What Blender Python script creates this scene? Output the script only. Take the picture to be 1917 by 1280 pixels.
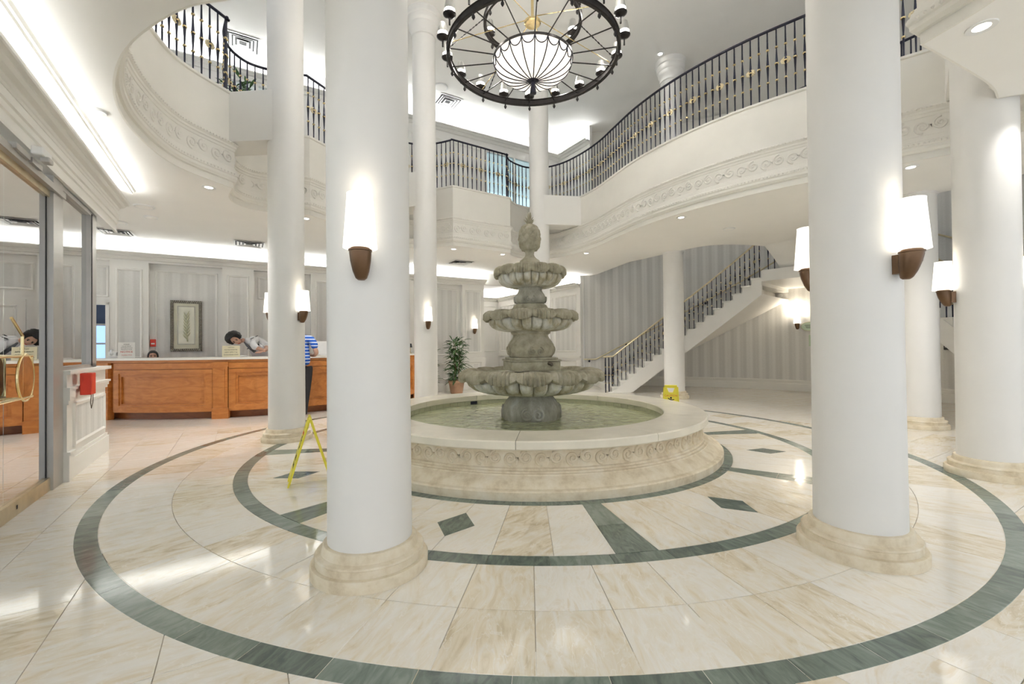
import bpy, bmesh, math, random
from mathutils import Vector, Matrix
random.seed(7)
for o in list(bpy.data.objects): bpy.data.objects.remove(o)
S = bpy.context.scene
C = S.collection
PI = math.pi
sin, cos = math.sin, math.cos

# ------------------------------------------------------------------ camera
F_PX = 833.5
PITCH, ROLL = 0.01008, -0.00940
fw = Vector((0, cos(PITCH), sin(PITCH))); up0 = Vector((0, -sin(PITCH), cos(PITCH))); rt0 = Vector((1, 0, 0))
rt = cos(ROLL)*rt0 + sin(ROLL)*up0; up = -sin(ROLL)*rt0 + cos(ROLL)*up0
cd = bpy.data.cameras.new('camera'); cam = bpy.data.objects.new('camera', cd); C.objects.link(cam)
cd.sensor_width = 36.0; cd.lens = F_PX/1917*36.0; cd.clip_start = .05; cd.clip_end = 200
cam.matrix_world = Matrix(((rt.x, up.x, -fw.x, 0), (rt.y, up.y, -fw.y, 0), (rt.z, up.z, -fw.z, 1.3), (0, 0, 0, 1)))
S.camera = cam

# ------------------------------------------------------------------ world, exposure
w = bpy.data.worlds.new('world'); S.world = w; w.use_nodes = True
bg = w.node_tree.nodes['Background']; bg.inputs[0].default_value = (.87, .93, 1.0, 1); bg.inputs[1].default_value = 1.0
S.view_settings.view_transform = 'Standard'; S.view_settings.look = 'None'
S.view_settings.exposure = 0.50; S.view_settings.gamma = 1.0; S.view_settings.use_curve_mapping = False
S.cycles.max_bounces = 7; S.cycles.diffuse_bounces = 5; S.cycles.glossy_bounces = 3; S.cycles.transmission_bounces = 6
S.cycles.sample_clamp_indirect = 6.0; S.cycles.use_adaptive_sampling = True; S.cycles.adaptive_threshold = .15; S.cycles.adaptive_min_samples = 12; S.cycles.caustics_reflective = False; S.cycles.caustics_refractive = False
COVE = 36.0; SCONCE_W = 0.22; DOWN_W = 112.0; CHAND_W = 125.0

# ------------------------------------------------------------------ plan: fountain centre, building axis (u along the entrance axis, v across it)
FC = Vector((0.2549, 6.1200)); AXD = 31.5; AX = math.radians(AXD)
ud = Vector((cos(AX), sin(AX))); vd = Vector((-sin(AX), cos(AX)))
def W(u, v, z=0.0):
    p = FC + ud*u + vd*v
    return Vector((p.x, p.y, z))
ZC, ZCURB, ZRAIL, ZTOP = 3.58, 4.93, 6.0, 8.3

# ------------------------------------------------------------------ materials
def nmat(name):
    m = bpy.data.materials.new(name); m.use_nodes = True
    nt = m.node_tree; return m, nt, nt.nodes['Principled BSDF'], nt.nodes.new, nt.links.new
def setb(b, col=None, rough=None, metal=None, spec=None, **k):
    if col: b.inputs['Base Color'].default_value = (*col, 1)
    if rough is not None: b.inputs['Roughness'].default_value = rough
    if metal is not None: b.inputs['Metallic'].default_value = metal
    if spec is not None: b.inputs['Specular IOR Level'].default_value = spec
def ramp(N, stops):
    r = N('ShaderNodeValToRGB'); e = r.color_ramp.elements
    while len(e) < len(stops): e.new(.5)
    for i, (p, c) in enumerate(stops): e[i].position = p; e[i].color = (*c, 1)
    return r
def plain(name, col, rough=.5, metal=0, var=.04, scale=6, bump=0, spec=.5):
    m, nt, b, N, L = nmat(name); setb(b, col, rough, metal, spec)
    tc = N('ShaderNodeTexCoord'); no = N('ShaderNodeTexNoise'); no.inputs['Scale'].default_value = scale; no.inputs['Detail'].default_value = 4
    L(tc.outputs['Object'], no.inputs['Vector'])
    r = ramp(N, [(.3, tuple(max(0, c*(1-var)) for c in col)), (.7, tuple(min(1, c*(1+var)) for c in col))])
    L(no.outputs['Fac'], r.inputs['Fac']); L(r.outputs['Color'], b.inputs['Base Color'])
    if bump:
        bp = N('ShaderNodeBump'); bp.inputs['Strength'].default_value = bump; bp.inputs['Distance'].default_value = .01
        L(no.outputs['Fac'], bp.inputs['Height']); L(bp.outputs['Normal'], b.inputs['Normal'])
    return m
def emit(name, col, st, back=None):
    m, nt, b, N, L = nmat(name); setb(b, col, .5)
    b.inputs['Emission Color'].default_value = (*col, 1); b.inputs['Emission Strength'].default_value = st
    return m
def marble(name, stops, rough, scale=2.8, distort=1.9, stretch=(1, 3.2, 1), rot=.7, vein=None):
    m, nt, b, N, L = nmat(name); setb(b, None, rough, 0, .55)
    tc = N('ShaderNodeTexCoord'); oi = N('ShaderNodeObjectInfo')
    mu = N('ShaderNodeMath'); mu.operation = 'MULTIPLY'; mu.inputs[1].default_value = 57.0; L(oi.outputs['Random'], mu.inputs[0])
    ad = N('ShaderNodeVectorMath'); ad.operation = 'ADD'; L(tc.outputs['Object'], ad.inputs[0]); L(mu.outputs[0], ad.inputs[1])
    mp = N('ShaderNodeMapping'); mp.inputs['Rotation'].default_value = (0, 0, rot); mp.inputs['Scale'].default_value = stretch; L(ad.outputs[0], mp.inputs['Vector'])
    no = N('ShaderNodeTexNoise'); no.inputs['Scale'].default_value = scale; no.inputs['Detail'].default_value = 7; no.inputs['Roughness'].default_value = .6; no.inputs['Distortion'].default_value = distort
    L(mp.outputs[0], no.inputs['Vector'])
    # per piece tone shift
    a2 = N('ShaderNodeMath'); a2.operation = 'MULTIPLY_ADD'; a2.inputs[1].default_value = .34; a2.inputs[2].default_value = -.17; L(oi.outputs['Random'], a2.inputs[0])
    a3 = N('ShaderNodeMath'); a3.operation = 'ADD'; L(no.outputs['Fac'], a3.inputs[0]); L(a2.outputs[0], a3.inputs[1])
    r = ramp(N, stops); L(a3.outputs[0], r.inputs['Fac'])
    out = r.outputs['Color']
    if vein:
        n2 = N('ShaderNodeTexNoise'); n2.inputs['Scale'].default_value = scale*.8; n2.inputs['Detail'].default_value = 6; n2.inputs['Distortion'].default_value = 2.2; L(mp.outputs[0], n2.inputs['Vector'])
        r2 = ramp(N, [(.485, (0, 0, 0)), (.5, (1, 1, 1)), (.515, (0, 0, 0))]); L(n2.outputs['Fac'], r2.inputs['Fac'])
        f = N('ShaderNodeMath'); f.operation = 'MULTIPLY'; f.inputs[1].default_value = vein[1]; L(r2.outputs['Color'], f.inputs[0])
        mx = N('ShaderNodeMix'); mx.data_type = 'RGBA'; L(f.outputs[0], mx.inputs['Factor']); L(out, mx.inputs['A']); mx.inputs['B'].default_value = (*vein[0], 1); out = mx.outputs['Result']
    L(out, b.inputs['Base Color'])
    return m
def wallpaper(name, a, bcol, period=.26):
    m, nt, b, N, L = nmat(name); setb(b, None, .6, 0, .3)
    uvn = N('ShaderNodeUVMap'); sx = N('ShaderNodeSeparateXYZ'); L(uvn.outputs[0], sx.inputs[0])
    def wave(per, ph):
        k = N('ShaderNodeMath'); k.operation = 'MULTIPLY_ADD'; k.inputs[1].default_value = 2*PI/per; k.inputs[2].default_value = ph; L(sx.outputs[0], k.inputs[0])
        s = N('ShaderNodeMath'); s.operation = 'SINE'; L(k.outputs[0], s.inputs[0]); return s.outputs[0]
    s1, s2 = wave(period, 0), wave(period*.383, .7)
    ad = N('ShaderNodeMath'); ad.operation = 'MULTIPLY_ADD'; ad.inputs[1].default_value = .45; L(s2, ad.inputs[0]); L(s1, ad.inputs[2])
    no = N('ShaderNodeTexNoise'); no.inputs['Scale'].default_value = 30; no.inputs['Detail'].default_value = 6; L(uvn.outputs[0], no.inputs['Vector'])
    a2 = N('ShaderNodeMath'); a2.operation = 'MULTIPLY_ADD'; a2.inputs[1].default_value = 2.2; L(no.outputs['Fac'], a2.inputs[0]); L(ad.outputs[0], a2.inputs[2])
    mr = N('ShaderNodeMapRange'); mr.inputs['From Min'].default_value = .2; mr.inputs['From Max'].default_value = 2.1; L(a2.outputs[0], mr.inputs['Value'])
    mx = N('ShaderNodeMix'); mx.data_type = 'RGBA'; mx.inputs['A'].default_value = (*a, 1); mx.inputs['B'].default_value = (*bcol, 1)
    L(mr.outputs[0], mx.inputs['Factor']); L(mx.outputs['Result'], b.inputs['Base Color'])
    return m
def wood(name, a, bcol, rough=.35):
    m, nt, b, N, L = nmat(name); setb(b, None, rough, 0, .5)
    tc = N('ShaderNodeTexCoord'); mp = N('ShaderNodeMapping'); mp.inputs['Scale'].default_value = (1.5, 6, 6); L(tc.outputs['Object'], mp.inputs['Vector'])
    no = N('ShaderNodeTexNoise'); no.inputs['Scale'].default_value = 2.0; no.inputs['Detail'].default_value = 6; no.inputs['Distortion'].default_value = 1.2; L(mp.outputs[0], no.inputs['Vector'])
    r = ramp(N, [(.25, a), (.75, bcol)]); L(no.outputs['Fac'], r.inputs['Fac']); L(r.outputs['Color'], b.inputs['Base Color']); return m
def stone(name, stops, rough=.8, scale=5, bump=.4, streak=False):
    m, nt, b, N, L = nmat(name); setb(b, None, rough, 0, .3)
    tc = N('ShaderNodeTexCoord'); mp = N('ShaderNodeMapping'); mp.inputs['Scale'].default_value = (1, 1, .35 if streak else 1); L(tc.outputs['Object'], mp.inputs['Vector'])
    no = N('ShaderNodeTexNoise'); no.inputs['Scale'].default_value = scale; no.inputs['Detail'].default_value = 8; no.inputs['Roughness'].default_value = .65; L(mp.outputs[0], no.inputs['Vector'])
    r = ramp(N, stops); L(no.outputs['Fac'], r.inputs['Fac']); L(r.outputs['Color'], b.inputs['Base Color'])
    n2 = N('ShaderNodeTexNoise'); n2.inputs['Scale'].default_value = 60; n2.inputs['Detail'].default_value = 5; L(tc.outputs['Object'], n2.inputs['Vector'])
    bp = N('ShaderNodeBump'); bp.inputs['Strength'].default_value = bump; bp.inputs['Distance'].default_value = .004
    L(n2.outputs['Fac'], bp.inputs['Height']); L(bp.outputs['Normal'], b.inputs['Normal']); return m
def glass(name, tint=(1, 1, 1), rough=0.0):
    m, nt, b, N, L = nmat(name)
    out = nt.nodes['Material Output']; tr = N('ShaderNodeBsdfTransparent'); tr.inputs[0].default_value = (*tint, 1)
    gl = N('ShaderNodeBsdfGlossy'); gl.inputs['Roughness'].default_value = .01 + rough
    fr = N('ShaderNodeFresnel'); fr.inputs['IOR'].default_value = 0.75
    ms = N('ShaderNodeMixShader'); ge = N('ShaderNodeNewGeometry'); mf = N('ShaderNodeMath'); mf.operation = 'SUBTRACT'; mf.inputs[0].default_value = 1.0; L(ge.outputs['Backfacing'], mf.inputs[1])
    mm = N('ShaderNodeMath'); mm.operation = 'MULTIPLY'; L(fr.outputs[0], mm.inputs[0]); L(mf.outputs[0], mm.inputs[1]); L(mm.outputs[0], ms.inputs[0]); L(tr.outputs[0], ms.inputs[1]); L(gl.outputs[0], ms.inputs[2]); L(ms.outputs[0], out.inputs[0])
    return m
M = {}
M['white'] = plain('white_paint', (.80, .785, .75), .55, var=.012, scale=2)
M['ceil'] = plain('ceiling_paint', (.90, .885, .855), .7, var=.01, scale=2)
M['column'] = plain('column_paint', (.80, .785, .755), .5, var=.012, scale=3)
M['trim'] = plain('trim_paint', (.80, .785, .74), .4, var=.012, scale=3)
M['fascia'] = plain('fascia_plaster', (.80, .775, .715), .55, var=.015, scale=4)
M['cream'] = marble('cream_marble', [(.20, (.63, .53, .36)), (.36, (.80, .71, .55)), (.48, (.85, .79, .68)), (.66, (.89, .86, .80)), (.84, (.78, .69, .54))], .07, vein=((.93, .89, .82), .7))
M['green'] = marble('green_marble', [(.25, (.10, .13, .11)), (.5, (.18, .225, .19)), (.75, (.28, .33, .285))], .13, scale=4)
M['grout'] = plain('grout', (.48, .42, .33), .8)
M['lime'] = stone('limestone', [(.3, (.58, .48, .33)), (.5, (.74, .65, .49)), (.7, (.82, .75, .62))], .65, 7, .25)
M['coping'] = plain('coping_stone', (.82, .77, .65), .22, var=.05, scale=5)
M['fount'] = stone('fountain_stone', [(.25, (.16, .15, .12)), (.40, (.32, .305, .24)), (.54, (.43, .41, .34)), (.66, (.55, .55, .50)), (.78, (.68, .68, .64))], .75, 6, .6, True)
M['fount_dry'] = stone('fountain_stone_olive', [(.25, (.21, .19, .135)), (.5, (.40, .365, .265)), (.75, (.55, .515, .42))], .75, 7, .6)
M['poolt'] = plain('pool_tile', (.52, .52, .36), .3, var=.12, scale=12)
M['wood'] = wood('cherry_wood', (.40, .125, .022), (.60, .235, .055))
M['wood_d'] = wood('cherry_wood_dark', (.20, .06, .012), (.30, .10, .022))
M['ctop'] = plain('counter_stone', (.80, .77, .70), .2)
M['paper'] = wallpaper('striped_wallpaper', (.645, .635, .605), (.735, .725, .695))
M['paper2'] = wallpaper('striped_wallpaper_curved', (.63, .62, .595), (.755, .745, .72), .30)
M['iron'] = plain('dark_iron', (.028, .028, .045), .3, .6, spec=.6)
M['brass'] = plain('brass', (.82, .66, .36), .25, 1.0, var=.1)
M['brassd'] = plain('aged_brass', (.66, .57, .38), .3, 1.0, var=.15)
M['bronze'] = plain('bronze', (.16, .095, .055), .32, .8, var=.2)
M['bronzed'] = plain('antique_bronze', (.15, .125, .095), .4, .75, var=.25, scale=14)
M['alu'] = plain('brushed_aluminium', (.50, .485, .46), .4, .6, var=.03)
M['black'] = plain('black_rubber', (.02, .02, .02), .6)
M['shade'] = emit('lit_shade', (1.0, .95, .86), 1.15)
M['bowl'] = emit('alabaster_bowl', (1.0, .93, .84), .62)
M['bulb'] = emit('bulb_glow', (1.0, .95, .86), 8.0)
M['cove'] = emit('cove_tube', (.95, .98, 1.0), COVE)
M['cove_entrance'] = emit('cove_tube_entrance', (.97, .99, 1.0), COVE*.55)
M['cove_hall'] = emit('cove_tube_hall', (1.0, .99, .97), COVE*3.0)
M['down'] = emit('downlight_lens', (1.0, .95, .86), 7.0)
M['chand'] = plain('chandelier_bronze', (.030, .026, .025), .3, .5, var=.25, scale=14)
M['petal'] = stone('fountain_petal_stone', [(.25, (.22, .19, .13)), (.40, (.42, .37, .25)), (.50, (.58, .56, .47)), (.62, (.74, .73, .68)), (.8, (.82, .82, .79))], .7, 5, .5, True)
M['silver'] = plain('pewter_shade', (.42, .42, .40), .35, .7)
M['glass'] = glass('door_glass', (.93, .965, .955))
M['glassb'] = glass('blue_glass', (.80, .91, .93))
M['yellow'] = plain('yellow_plastic', (.80, .70, .06), .4, var=.05)
M['red'] = plain('red_plastic', (.72, .045, .02), .4, var=.05)
M['paperw'] = plain('paper_white', (.85, .84, .80), .7)
M['paperc'] = plain('paper_cream', (.72, .66, .46), .7)
M['ink'] = plain('ink', (.03, .03, .03), .7)
M['inkr'] = plain('red_ink', (.65, .06, .04), .7)
M['plas'] = plain('white_plastic', (.80, .80, .79), .4)
M['leaf'] = plain('leaf_green', (.055, .13, .035), .5, var=.45, scale=9)
M['stem'] = plain('plant_stem', (.16, .11, .05), .8)
M['terra'] = plain('terracotta', (.34, .20, .12), .7, var=.2)
M['soil'] = plain('soil', (.05, .035, .025), .95)
M['dwood'] = plain('dark_wood', (.025, .018, .014), .3)
M['skin'] = plain('skin', (.58, .34, .24), .5, var=.05)
M['hair'] = plain('black_hair', (.012, .010, .009), .55, var=.3, scale=40, bump=.8)
M['shirtw'] = plain('white_shirt_cloth', (.76, .76, .78), .8, bump=.2)
M['pants'] = plain('dark_trousers', (.02, .02, .024), .8)
M['tie'] = plain('grey_tie', (.10, .105, .12), .6)
M['flower'] = plain('flower_cream', (.78, .72, .55), .7)
M['office'] = plain('office_blue', (.07, .10, .17), .6)
M['screen'] = emit('lit_screen', (.35, .55, .85), .9)
M['mat_art'] = plain('art_mount', (.66, .64, .50), .6)
M['art'] = plain('art_relief', (.78, .77, .65), .6)
M['artplant'] = plain('art_plant_relief', (.52, .51, .34), .6)
M['artf'] = plain('silver_frame', (.42, .40, .33), .35, .7)
M['oval'] = plain('pale_green_sign', (.52, .64, .48), .4)
def stripes_shirt():
    m, nt, b, N, L = nmat('striped_polo_cloth'); setb(b, None, .8, 0, .2)
    tc = N('ShaderNodeTexCoord'); wv = N('ShaderNodeTexWave'); wv.bands_direction = 'Z'; wv.inputs['Scale'].default_value = 5.0; wv.inputs['Distortion'].default_value = .3
    L(tc.outputs['Object'], wv.inputs['Vector']); r = ramp(N, [(.0, (.035, .13, .55)), (.78, (.035, .13, .55)), (.84, (.75, .82, .9)), (1, (.8, .85, .92))])
    L(wv.outputs['Fac'], r.inputs['Fac']); L(r.outputs['Color'], b.inputs['Base Color']); return m
M['polo'] = stripes_shirt()
def water_mat():
    m, nt, b, N, L = nmat('pool_water'); setb(b, (.50, .52, .30), .06, 0, .6)
    tc = N('ShaderNodeTexCoord'); no = N('ShaderNodeTexNoise'); no.inputs['Scale'].default_value = 9; no.inputs['Detail'].default_value = 5; no.inputs['Distortion'].default_value = .8
    L(tc.outputs['Object'], no.inputs['Vector']); bp = N('ShaderNodeBump'); bp.inputs['Strength'].default_value = .55; bp.inputs['Distance'].default_value = .05
    L(no.outputs['Fac'], bp.inputs['Height']); L(bp.outputs['Normal'], b.inputs['Normal'])
    r = ramp(N, [(.3, (.40, .42, .23)), (.7, (.58, .60, .40))]); L(no.outputs['Fac'], r.inputs['Fac']); L(r.outputs['Color'], b.inputs['Base Color']); return m
M['water'] = water_mat()

# ------------------------------------------------------------------ mesh helpers
class MB:
    def __init__(s): s.v = []; s.f = []; s.uv = None
    def add(s, vs, fs):
        n = len(s.v); s.v += [tuple(p) for p in vs]; s.f += [tuple(i+n for i in f) for f in fs]; return s
    def box(s, x0, x1, y0, y1, z0, z1, T=None):
        vs = [Vector((x, y, z)) for z in (z0, z1) for y in (y0, y1) for x in (x0, x1)]
        if T: vs = [T @ p for p in vs]
        return s.add(vs, [(0, 2, 3, 1), (4, 5, 7, 6), (0, 1, 5, 4), (2, 6, 7, 3), (0, 4, 6, 2), (1, 3, 7, 5)])
    def bbox(s, x0, x1, y0, y1, z0, z1, b=.01, T=None):
        "box with bevelled edges"
        bm = bmesh.new(); bmesh.ops.create_cube(bm, size=1)
        for p in bm.verts: p.co = Vector(((x0+x1)/2+p.co.x*(x1-x0), (y0+y1)/2+p.co.y*(y1-y0), (z0+z1)/2+p.co.z*(z1-z0)))
        bmesh.ops.bevel(bm, geom=bm.edges[:], offset=b, segments=2, affect='EDGES', profile=.5)
        bm.verts.index_update(); vs = [T @ p.co if T else p.co.copy() for p in bm.verts]; fs = [[q.index for q in f.verts] for f in bm.faces]
        bm.free(); return s.add(vs, fs)
    def prism(s, poly, z0, z1):
        n = len(poly); vs = [(p[0], p[1], z0) for p in poly]+[(p[0], p[1], z1) for p in poly]
        return s.add(vs, [tuple(range(n))[::-1], tuple(range(n, 2*n))]+[(i, (i+1) % n, n+(i+1) % n, n+i) for i in range(n)])
    def lathe(s, prof, n=32, c=(0, 0), mod=None, caps=True):
        "prof list of (r,z); mod(r,z,th,i)->(r,z)"
        vs = []
        for i, (r, z) in enumerate(prof):
            for k in range(n):
                th = 2*PI*k/n; rr, zz = mod(r, z, th, i) if mod else (r, z)
                vs.append((c[0]+rr*cos(th), c[1]+rr*sin(th), zz))
        m = len(prof); fs = [(i*n+k, i*n+(k+1) % n, (i+1)*n+(k+1) % n, (i+1)*n+k) for i in range(m-1) for k in range(n)]
        if caps: fs += [tuple(range(n))[::-1], tuple(range((m-1)*n, m*n))]
        return s.add(vs, fs)
    def tube(s, pts, r, n=8, closed=False, caps=True):
        pts = [Vector(p) for p in pts]; m = len(pts); rs = r if isinstance(r, (list, tuple)) else [r]*m; vs = []; prev = None
        for i, p in enumerate(pts):
            a = pts[(i-1) % m] if (closed or i > 0) else p; b = pts[(i+1) % m] if (closed or i < m-1) else p
            t = (b-a).normalized()
            if prev is None:
                ref = Vector((0, 0, 1)) if abs(t.z) < .9 else Vector((1, 0, 0)); nn = t.cross(ref).normalized()
            else: nn = (prev-t*prev.dot(t)).normalized()
            prev = nn; bb = t.cross(nn)
            for k in range(n): th = 2*PI*k/n; vs.append(p+nn*(cos(th)*rs[i])+bb*(sin(th)*rs[i]))
        fs = []
        for i in range(m if closed else m-1):
            j = (i+1) % m
            for k in range(n): fs.append((i*n+k, i*n+(k+1) % n, j*n+(k+1) % n, j*n+k))
        if caps and not closed: fs += [tuple(range(n))[::-1], tuple(range((m-1)*n, m*n))]
        return s.add(vs, fs)
    def sphere(s, c, r, nu=10, nv=6, sz=1):
        pr = [(r*sin(PI*i/nv)+1e-4, c[2]+sz*-r*cos(PI*i/nv)) for i in range(nv+1)]
        return s.lathe(pr, nu, (c[0], c[1]))
    def build(s, name, mat, parent=None, smooth=False, loc=None, rotz=0, uv=None, col=None):
        me = bpy.data.meshes.new(name); me.from_pydata(s.v, [], s.f); me.update()
        if uv:
            l = me.uv_layers.new(name='UVMap')
            for lp in me.loops: l.data[lp.index].uv = uv(me.vertices[lp.vertex_index].co)
        me.materials.append(M[mat] if isinstance(mat, str) else mat)
        if smooth:
            me.polygons.foreach_set('use_smooth', [True]*len(me.polygons))
            if smooth is not True: me.set_sharp_from_angle(angle=math.radians(smooth))
        return link(name, me, parent, loc, rotz)
def link(name, me, parent=None, loc=None, rotz=0):
    o = bpy.data.objects.new(name, me); C.objects.link(o)
    if parent: o.parent = parent
    if loc: o.location = loc
    if rotz: o.rotation_euler = (0, 0, rotz)
    return o
def tag(o, label=None, cat=None, group=None, kind=None):
    if label: o['label'] = label
    if cat: o['category'] = cat
    if group: o['group'] = group
    if kind: o['kind'] = kind
    return o
def thing(name, label, cat, loc=(0, 0, 0), rotz=0, group=None):
    o = bpy.data.objects.new(name, None); C.objects.link(o); o.location = loc; o.rotation_euler = (0, 0, rotz); o.empty_display_size = .1
    return tag(o, label, cat, group)
def struct(name, label, cat='wall'):
    o = bpy.data.objects.new(name, None); C.objects.link(o); o.empty_display_size = .1
    o['kind'] = 'structure'; o['label'] = label; o['category'] = cat
    return o
def copy_tree(o, parent=None):
    c = o.copy(); C.objects.link(c); c.parent = parent
    for ch in list(o.children): copy_tree(ch, c)
    return c
def lamp(name, loc, watts, col=(1, .9, .75), r=.05, parent=None):
    l = bpy.data.lights.new(name, 'POINT'); l.energy = watts; l.color = col; l.shadow_soft_size = r
    o = bpy.data.objects.new(name, l); C.objects.link(o); o.location = loc
    if parent: o.parent = parent
    return o
def spline(pts, closed=False, n=8):
    "Catmull-Rom through 2d/3d points"
    P = [Vector(p) for p in pts]; m = len(P); out = []
    for i in range(m if closed else m-1):
        p0 = P[(i-1) % m] if (closed or i > 0) else P[0]*2-P[1]; p1 = P[i]; p2 = P[(i+1) % m]
        p3 = P[(i+2) % m] if (closed or i < m-2) else P[-1]*2-P[-2]
        for k in range(n):
            t = k/n; out.append(.5*((2*p1)+(p2-p0)*t+(2*p0-5*p1+4*p2-p3)*t*t+(3*p1-p0-3*p2+p3)*t**3))
    if not closed: out.append(P[-1])
    return out
def sweep_profile(mb, path, prof, closed=False):
    "path: list of world (x,y); prof: list of (offset to the left of travel, z)"
    m = len(path); nv = []
    for i in range(m):
        a = path[(i-1) % m] if (closed or i > 0) else None; b = path[(i+1) % m] if (closed or i < m-1) else None
        d1 = (path[i]-a).normalized() if a is not None else None; d2 = (b-path[i]).normalized() if b is not None else None
        if d1 is None: d1 = d2
        if d2 is None: d2 = d1
        n1 = Vector((-d1.y, d1.x)); n2 = Vector((-d2.y, d2.x)); nn = (n1+n2)
        nn = nn.normalized() if nn.length > .1 else n1
        nv.append(nn/max(.45, nn.dot(n1)))
    k = len(prof); vs = [(path[i].x+nv[i].x*o, path[i].y+nv[i].y*o, z) for i in range(m) for (o, z) in prof]
    fs = []
    for i in range(m if closed else m-1):
        j = (i+1) % m
        for q in range(k-1): fs.append((i*k+q, j*k+q, j*k+q+1, i*k+q+1))
    mb.add(vs, fs)
def flat_fill(name, loops, z, mat, parent=None, thick=.02):
    "flat slab with holes from 2d loops (first is outer)"
    cu = bpy.data.curves.new(name, 'CURVE'); cu.dimensions = '2D'; cu.fill_mode = 'BOTH'; cu.extrude = thick/2
    for lp in loops:
        sp = cu.splines.new('POLY'); sp.points.add(len(lp)-1); sp.use_cyclic_u = True
        for i, p in enumerate(lp): sp.points[i].co = (p[0], p[1], 0, 1)
    t = bpy.data.objects.new('tmp', cu); C.objects.link(t)
    dg = bpy.context.evaluated_depsgraph_get(); me = bpy.data.meshes.new_from_object(t.evaluated_get(dg))
    bpy.data.objects.remove(t); bpy.data.curves.remove(cu)
    me.name = name; me.materials.clear(); me.materials.append(M[mat])
    o = link(name, me, parent); o.location = (0, 0, z+thick/2); return o
def T_uv(u, v, z=0, rot=0):
    return Matrix.Translation(W(u, v, z)) @ Matrix.Rotation(AX+rot, 4, 'Z')
def resample(path, step, start=0.0):
    "points every step along a 2d polyline, with tangent"
    out = []; acc = start; L = 0
    for i in range(len(path)-1):
        a, b = path[i], path[i+1]; d = (b-a).length
        while acc <= L+d+1e-9:
            t = (acc-L)/d if d else 0; out.append((a.lerp(b, t), (b-a).normalized())); acc += step
        L += d
    return out
# ================================================================== FLOOR
fl = struct('floor', 'polished cream marble floor with concentric dark green marble rings', 'floor')
g = MB(); g.prism([W(-13, -9), W(13, -9), W(13, 13), W(-13, 13)], -.08, -.006)
g.build('floor_bed', 'grout', fl)
R_IO, R_MI, R_MO, R_OI, R_OO, R_J = 2.475, 3.348, 3.471, 4.355, 4.478, 3.92
SP0 = -81.0   # angle of the spoke towards the camera
def sector_mesh(name, r0, r1, a0, a1, mat, seg=3, gap=.0016, ch=.0012, zt=0.0):
    "tile cut from a ring, chamfered upper edge, centred on the fountain axis"
    mb = MB(); g0, g1 = gap/r0, gap/r1
    def ringpts(dr, z):
        pts = []
        for k in range(seg+1):
            t = k/seg; a = (a0+g1+dr/r1)+(a1-a0-2*g1-2*dr/r1)*t; pts.append(((r1-gap-dr)*cos(a), (r1-gap-dr)*sin(a), z))
        for k in range(seg+1):
            t = 1-k/seg; a = (a0+g0+dr/r0)+(a1-a0-2*g0-2*dr/r0)*t; pts.append(((r0+gap+dr)*cos(a), (r0+gap+dr)*sin(a), z))
        return pts
    lo, mi, to = ringpts(0, zt-.006), ringpts(0, zt-ch), ringpts(ch, zt); n = len(lo)
    fs = [tuple(range(2*n, 3*n))]
    for L in (0, 1): fs += [(L*n+i, L*n+(i+1) % n, (L+1)*n+(i+1) % n, (L+1)*n+i) for i in range(n)]
    mb.add(lo+mi+to, fs); me = bpy.data.meshes.new(name); me.from_pydata(mb.v, [], mb.f); me.update(); me.materials.append(M[mat]); return me
rad = math.radians
FC3 = (FC.x, FC.y, 0)
def ring_of(name, r0, r1, mat, n, a_off=0, seg=3):
    st = 2*PI/n; me = sector_mesh(name, r0, r1, -st/2, st/2, mat, seg, .0009 if mat == 'green' else .0016)
    for k in range(n): link(name, me, fl, FC3, a_off+st*k)
ring_of('green_border_tile', R_OI, R_OO, 'green', 72, rad(SP0), 3)
ring_of('green_border_tile', R_MI, R_MO, 'green', 56, rad(SP0), 3)
ring_of('green_border_tile', 2.35, R_IO, 'green', 40, rad(SP0), 4)
ring_of('marble_tile', R_MO, R_J, 'cream', 64, rad(SP0+2.8), 3)
ring_of('marble_tile', R_J, R_OI, 'cream', 64, rad(SP0+2.8), 3)
# spokes (two blocks each) and the cream field between them
def wedge(name, r0, r1, h0, h1, mat, zt=0.0):
    mb = MB(); gap = .0016; pts = [((r0+gap)*cos(-h0), (r0+gap)*sin(-h0)), ((r1-gap)*cos(-h1), (r1-gap)*sin(-h1)), ((r1-gap)*cos(h1), (r1-gap)*sin(h1)), ((r0+gap)*cos(h0), (r0+gap)*sin(h0))]
    mb.prism(pts, -.006, zt); me = bpy.data.meshes.new(name); me.from_pydata(mb.v, [], mb.f); me.update(); me.materials.append(M[mat]); return me
rm = .5*(R_IO+R_MI); H0, H1 = rad(1.8), rad(2.45); Hm = .5*(H0+H1)
sp_a = wedge('green_spoke_tile', R_IO, rm, H0, Hm, 'green'); sp_b = wedge('green_spoke_tile', rm, R_MI, Hm, H1, 'green')
for k in range(8):
    a = rad(SP0+45*k); link('green_spoke_tile', sp_a, fl, FC3, a); link('green_spoke_tile', sp_b, fl, FC3, a)
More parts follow.
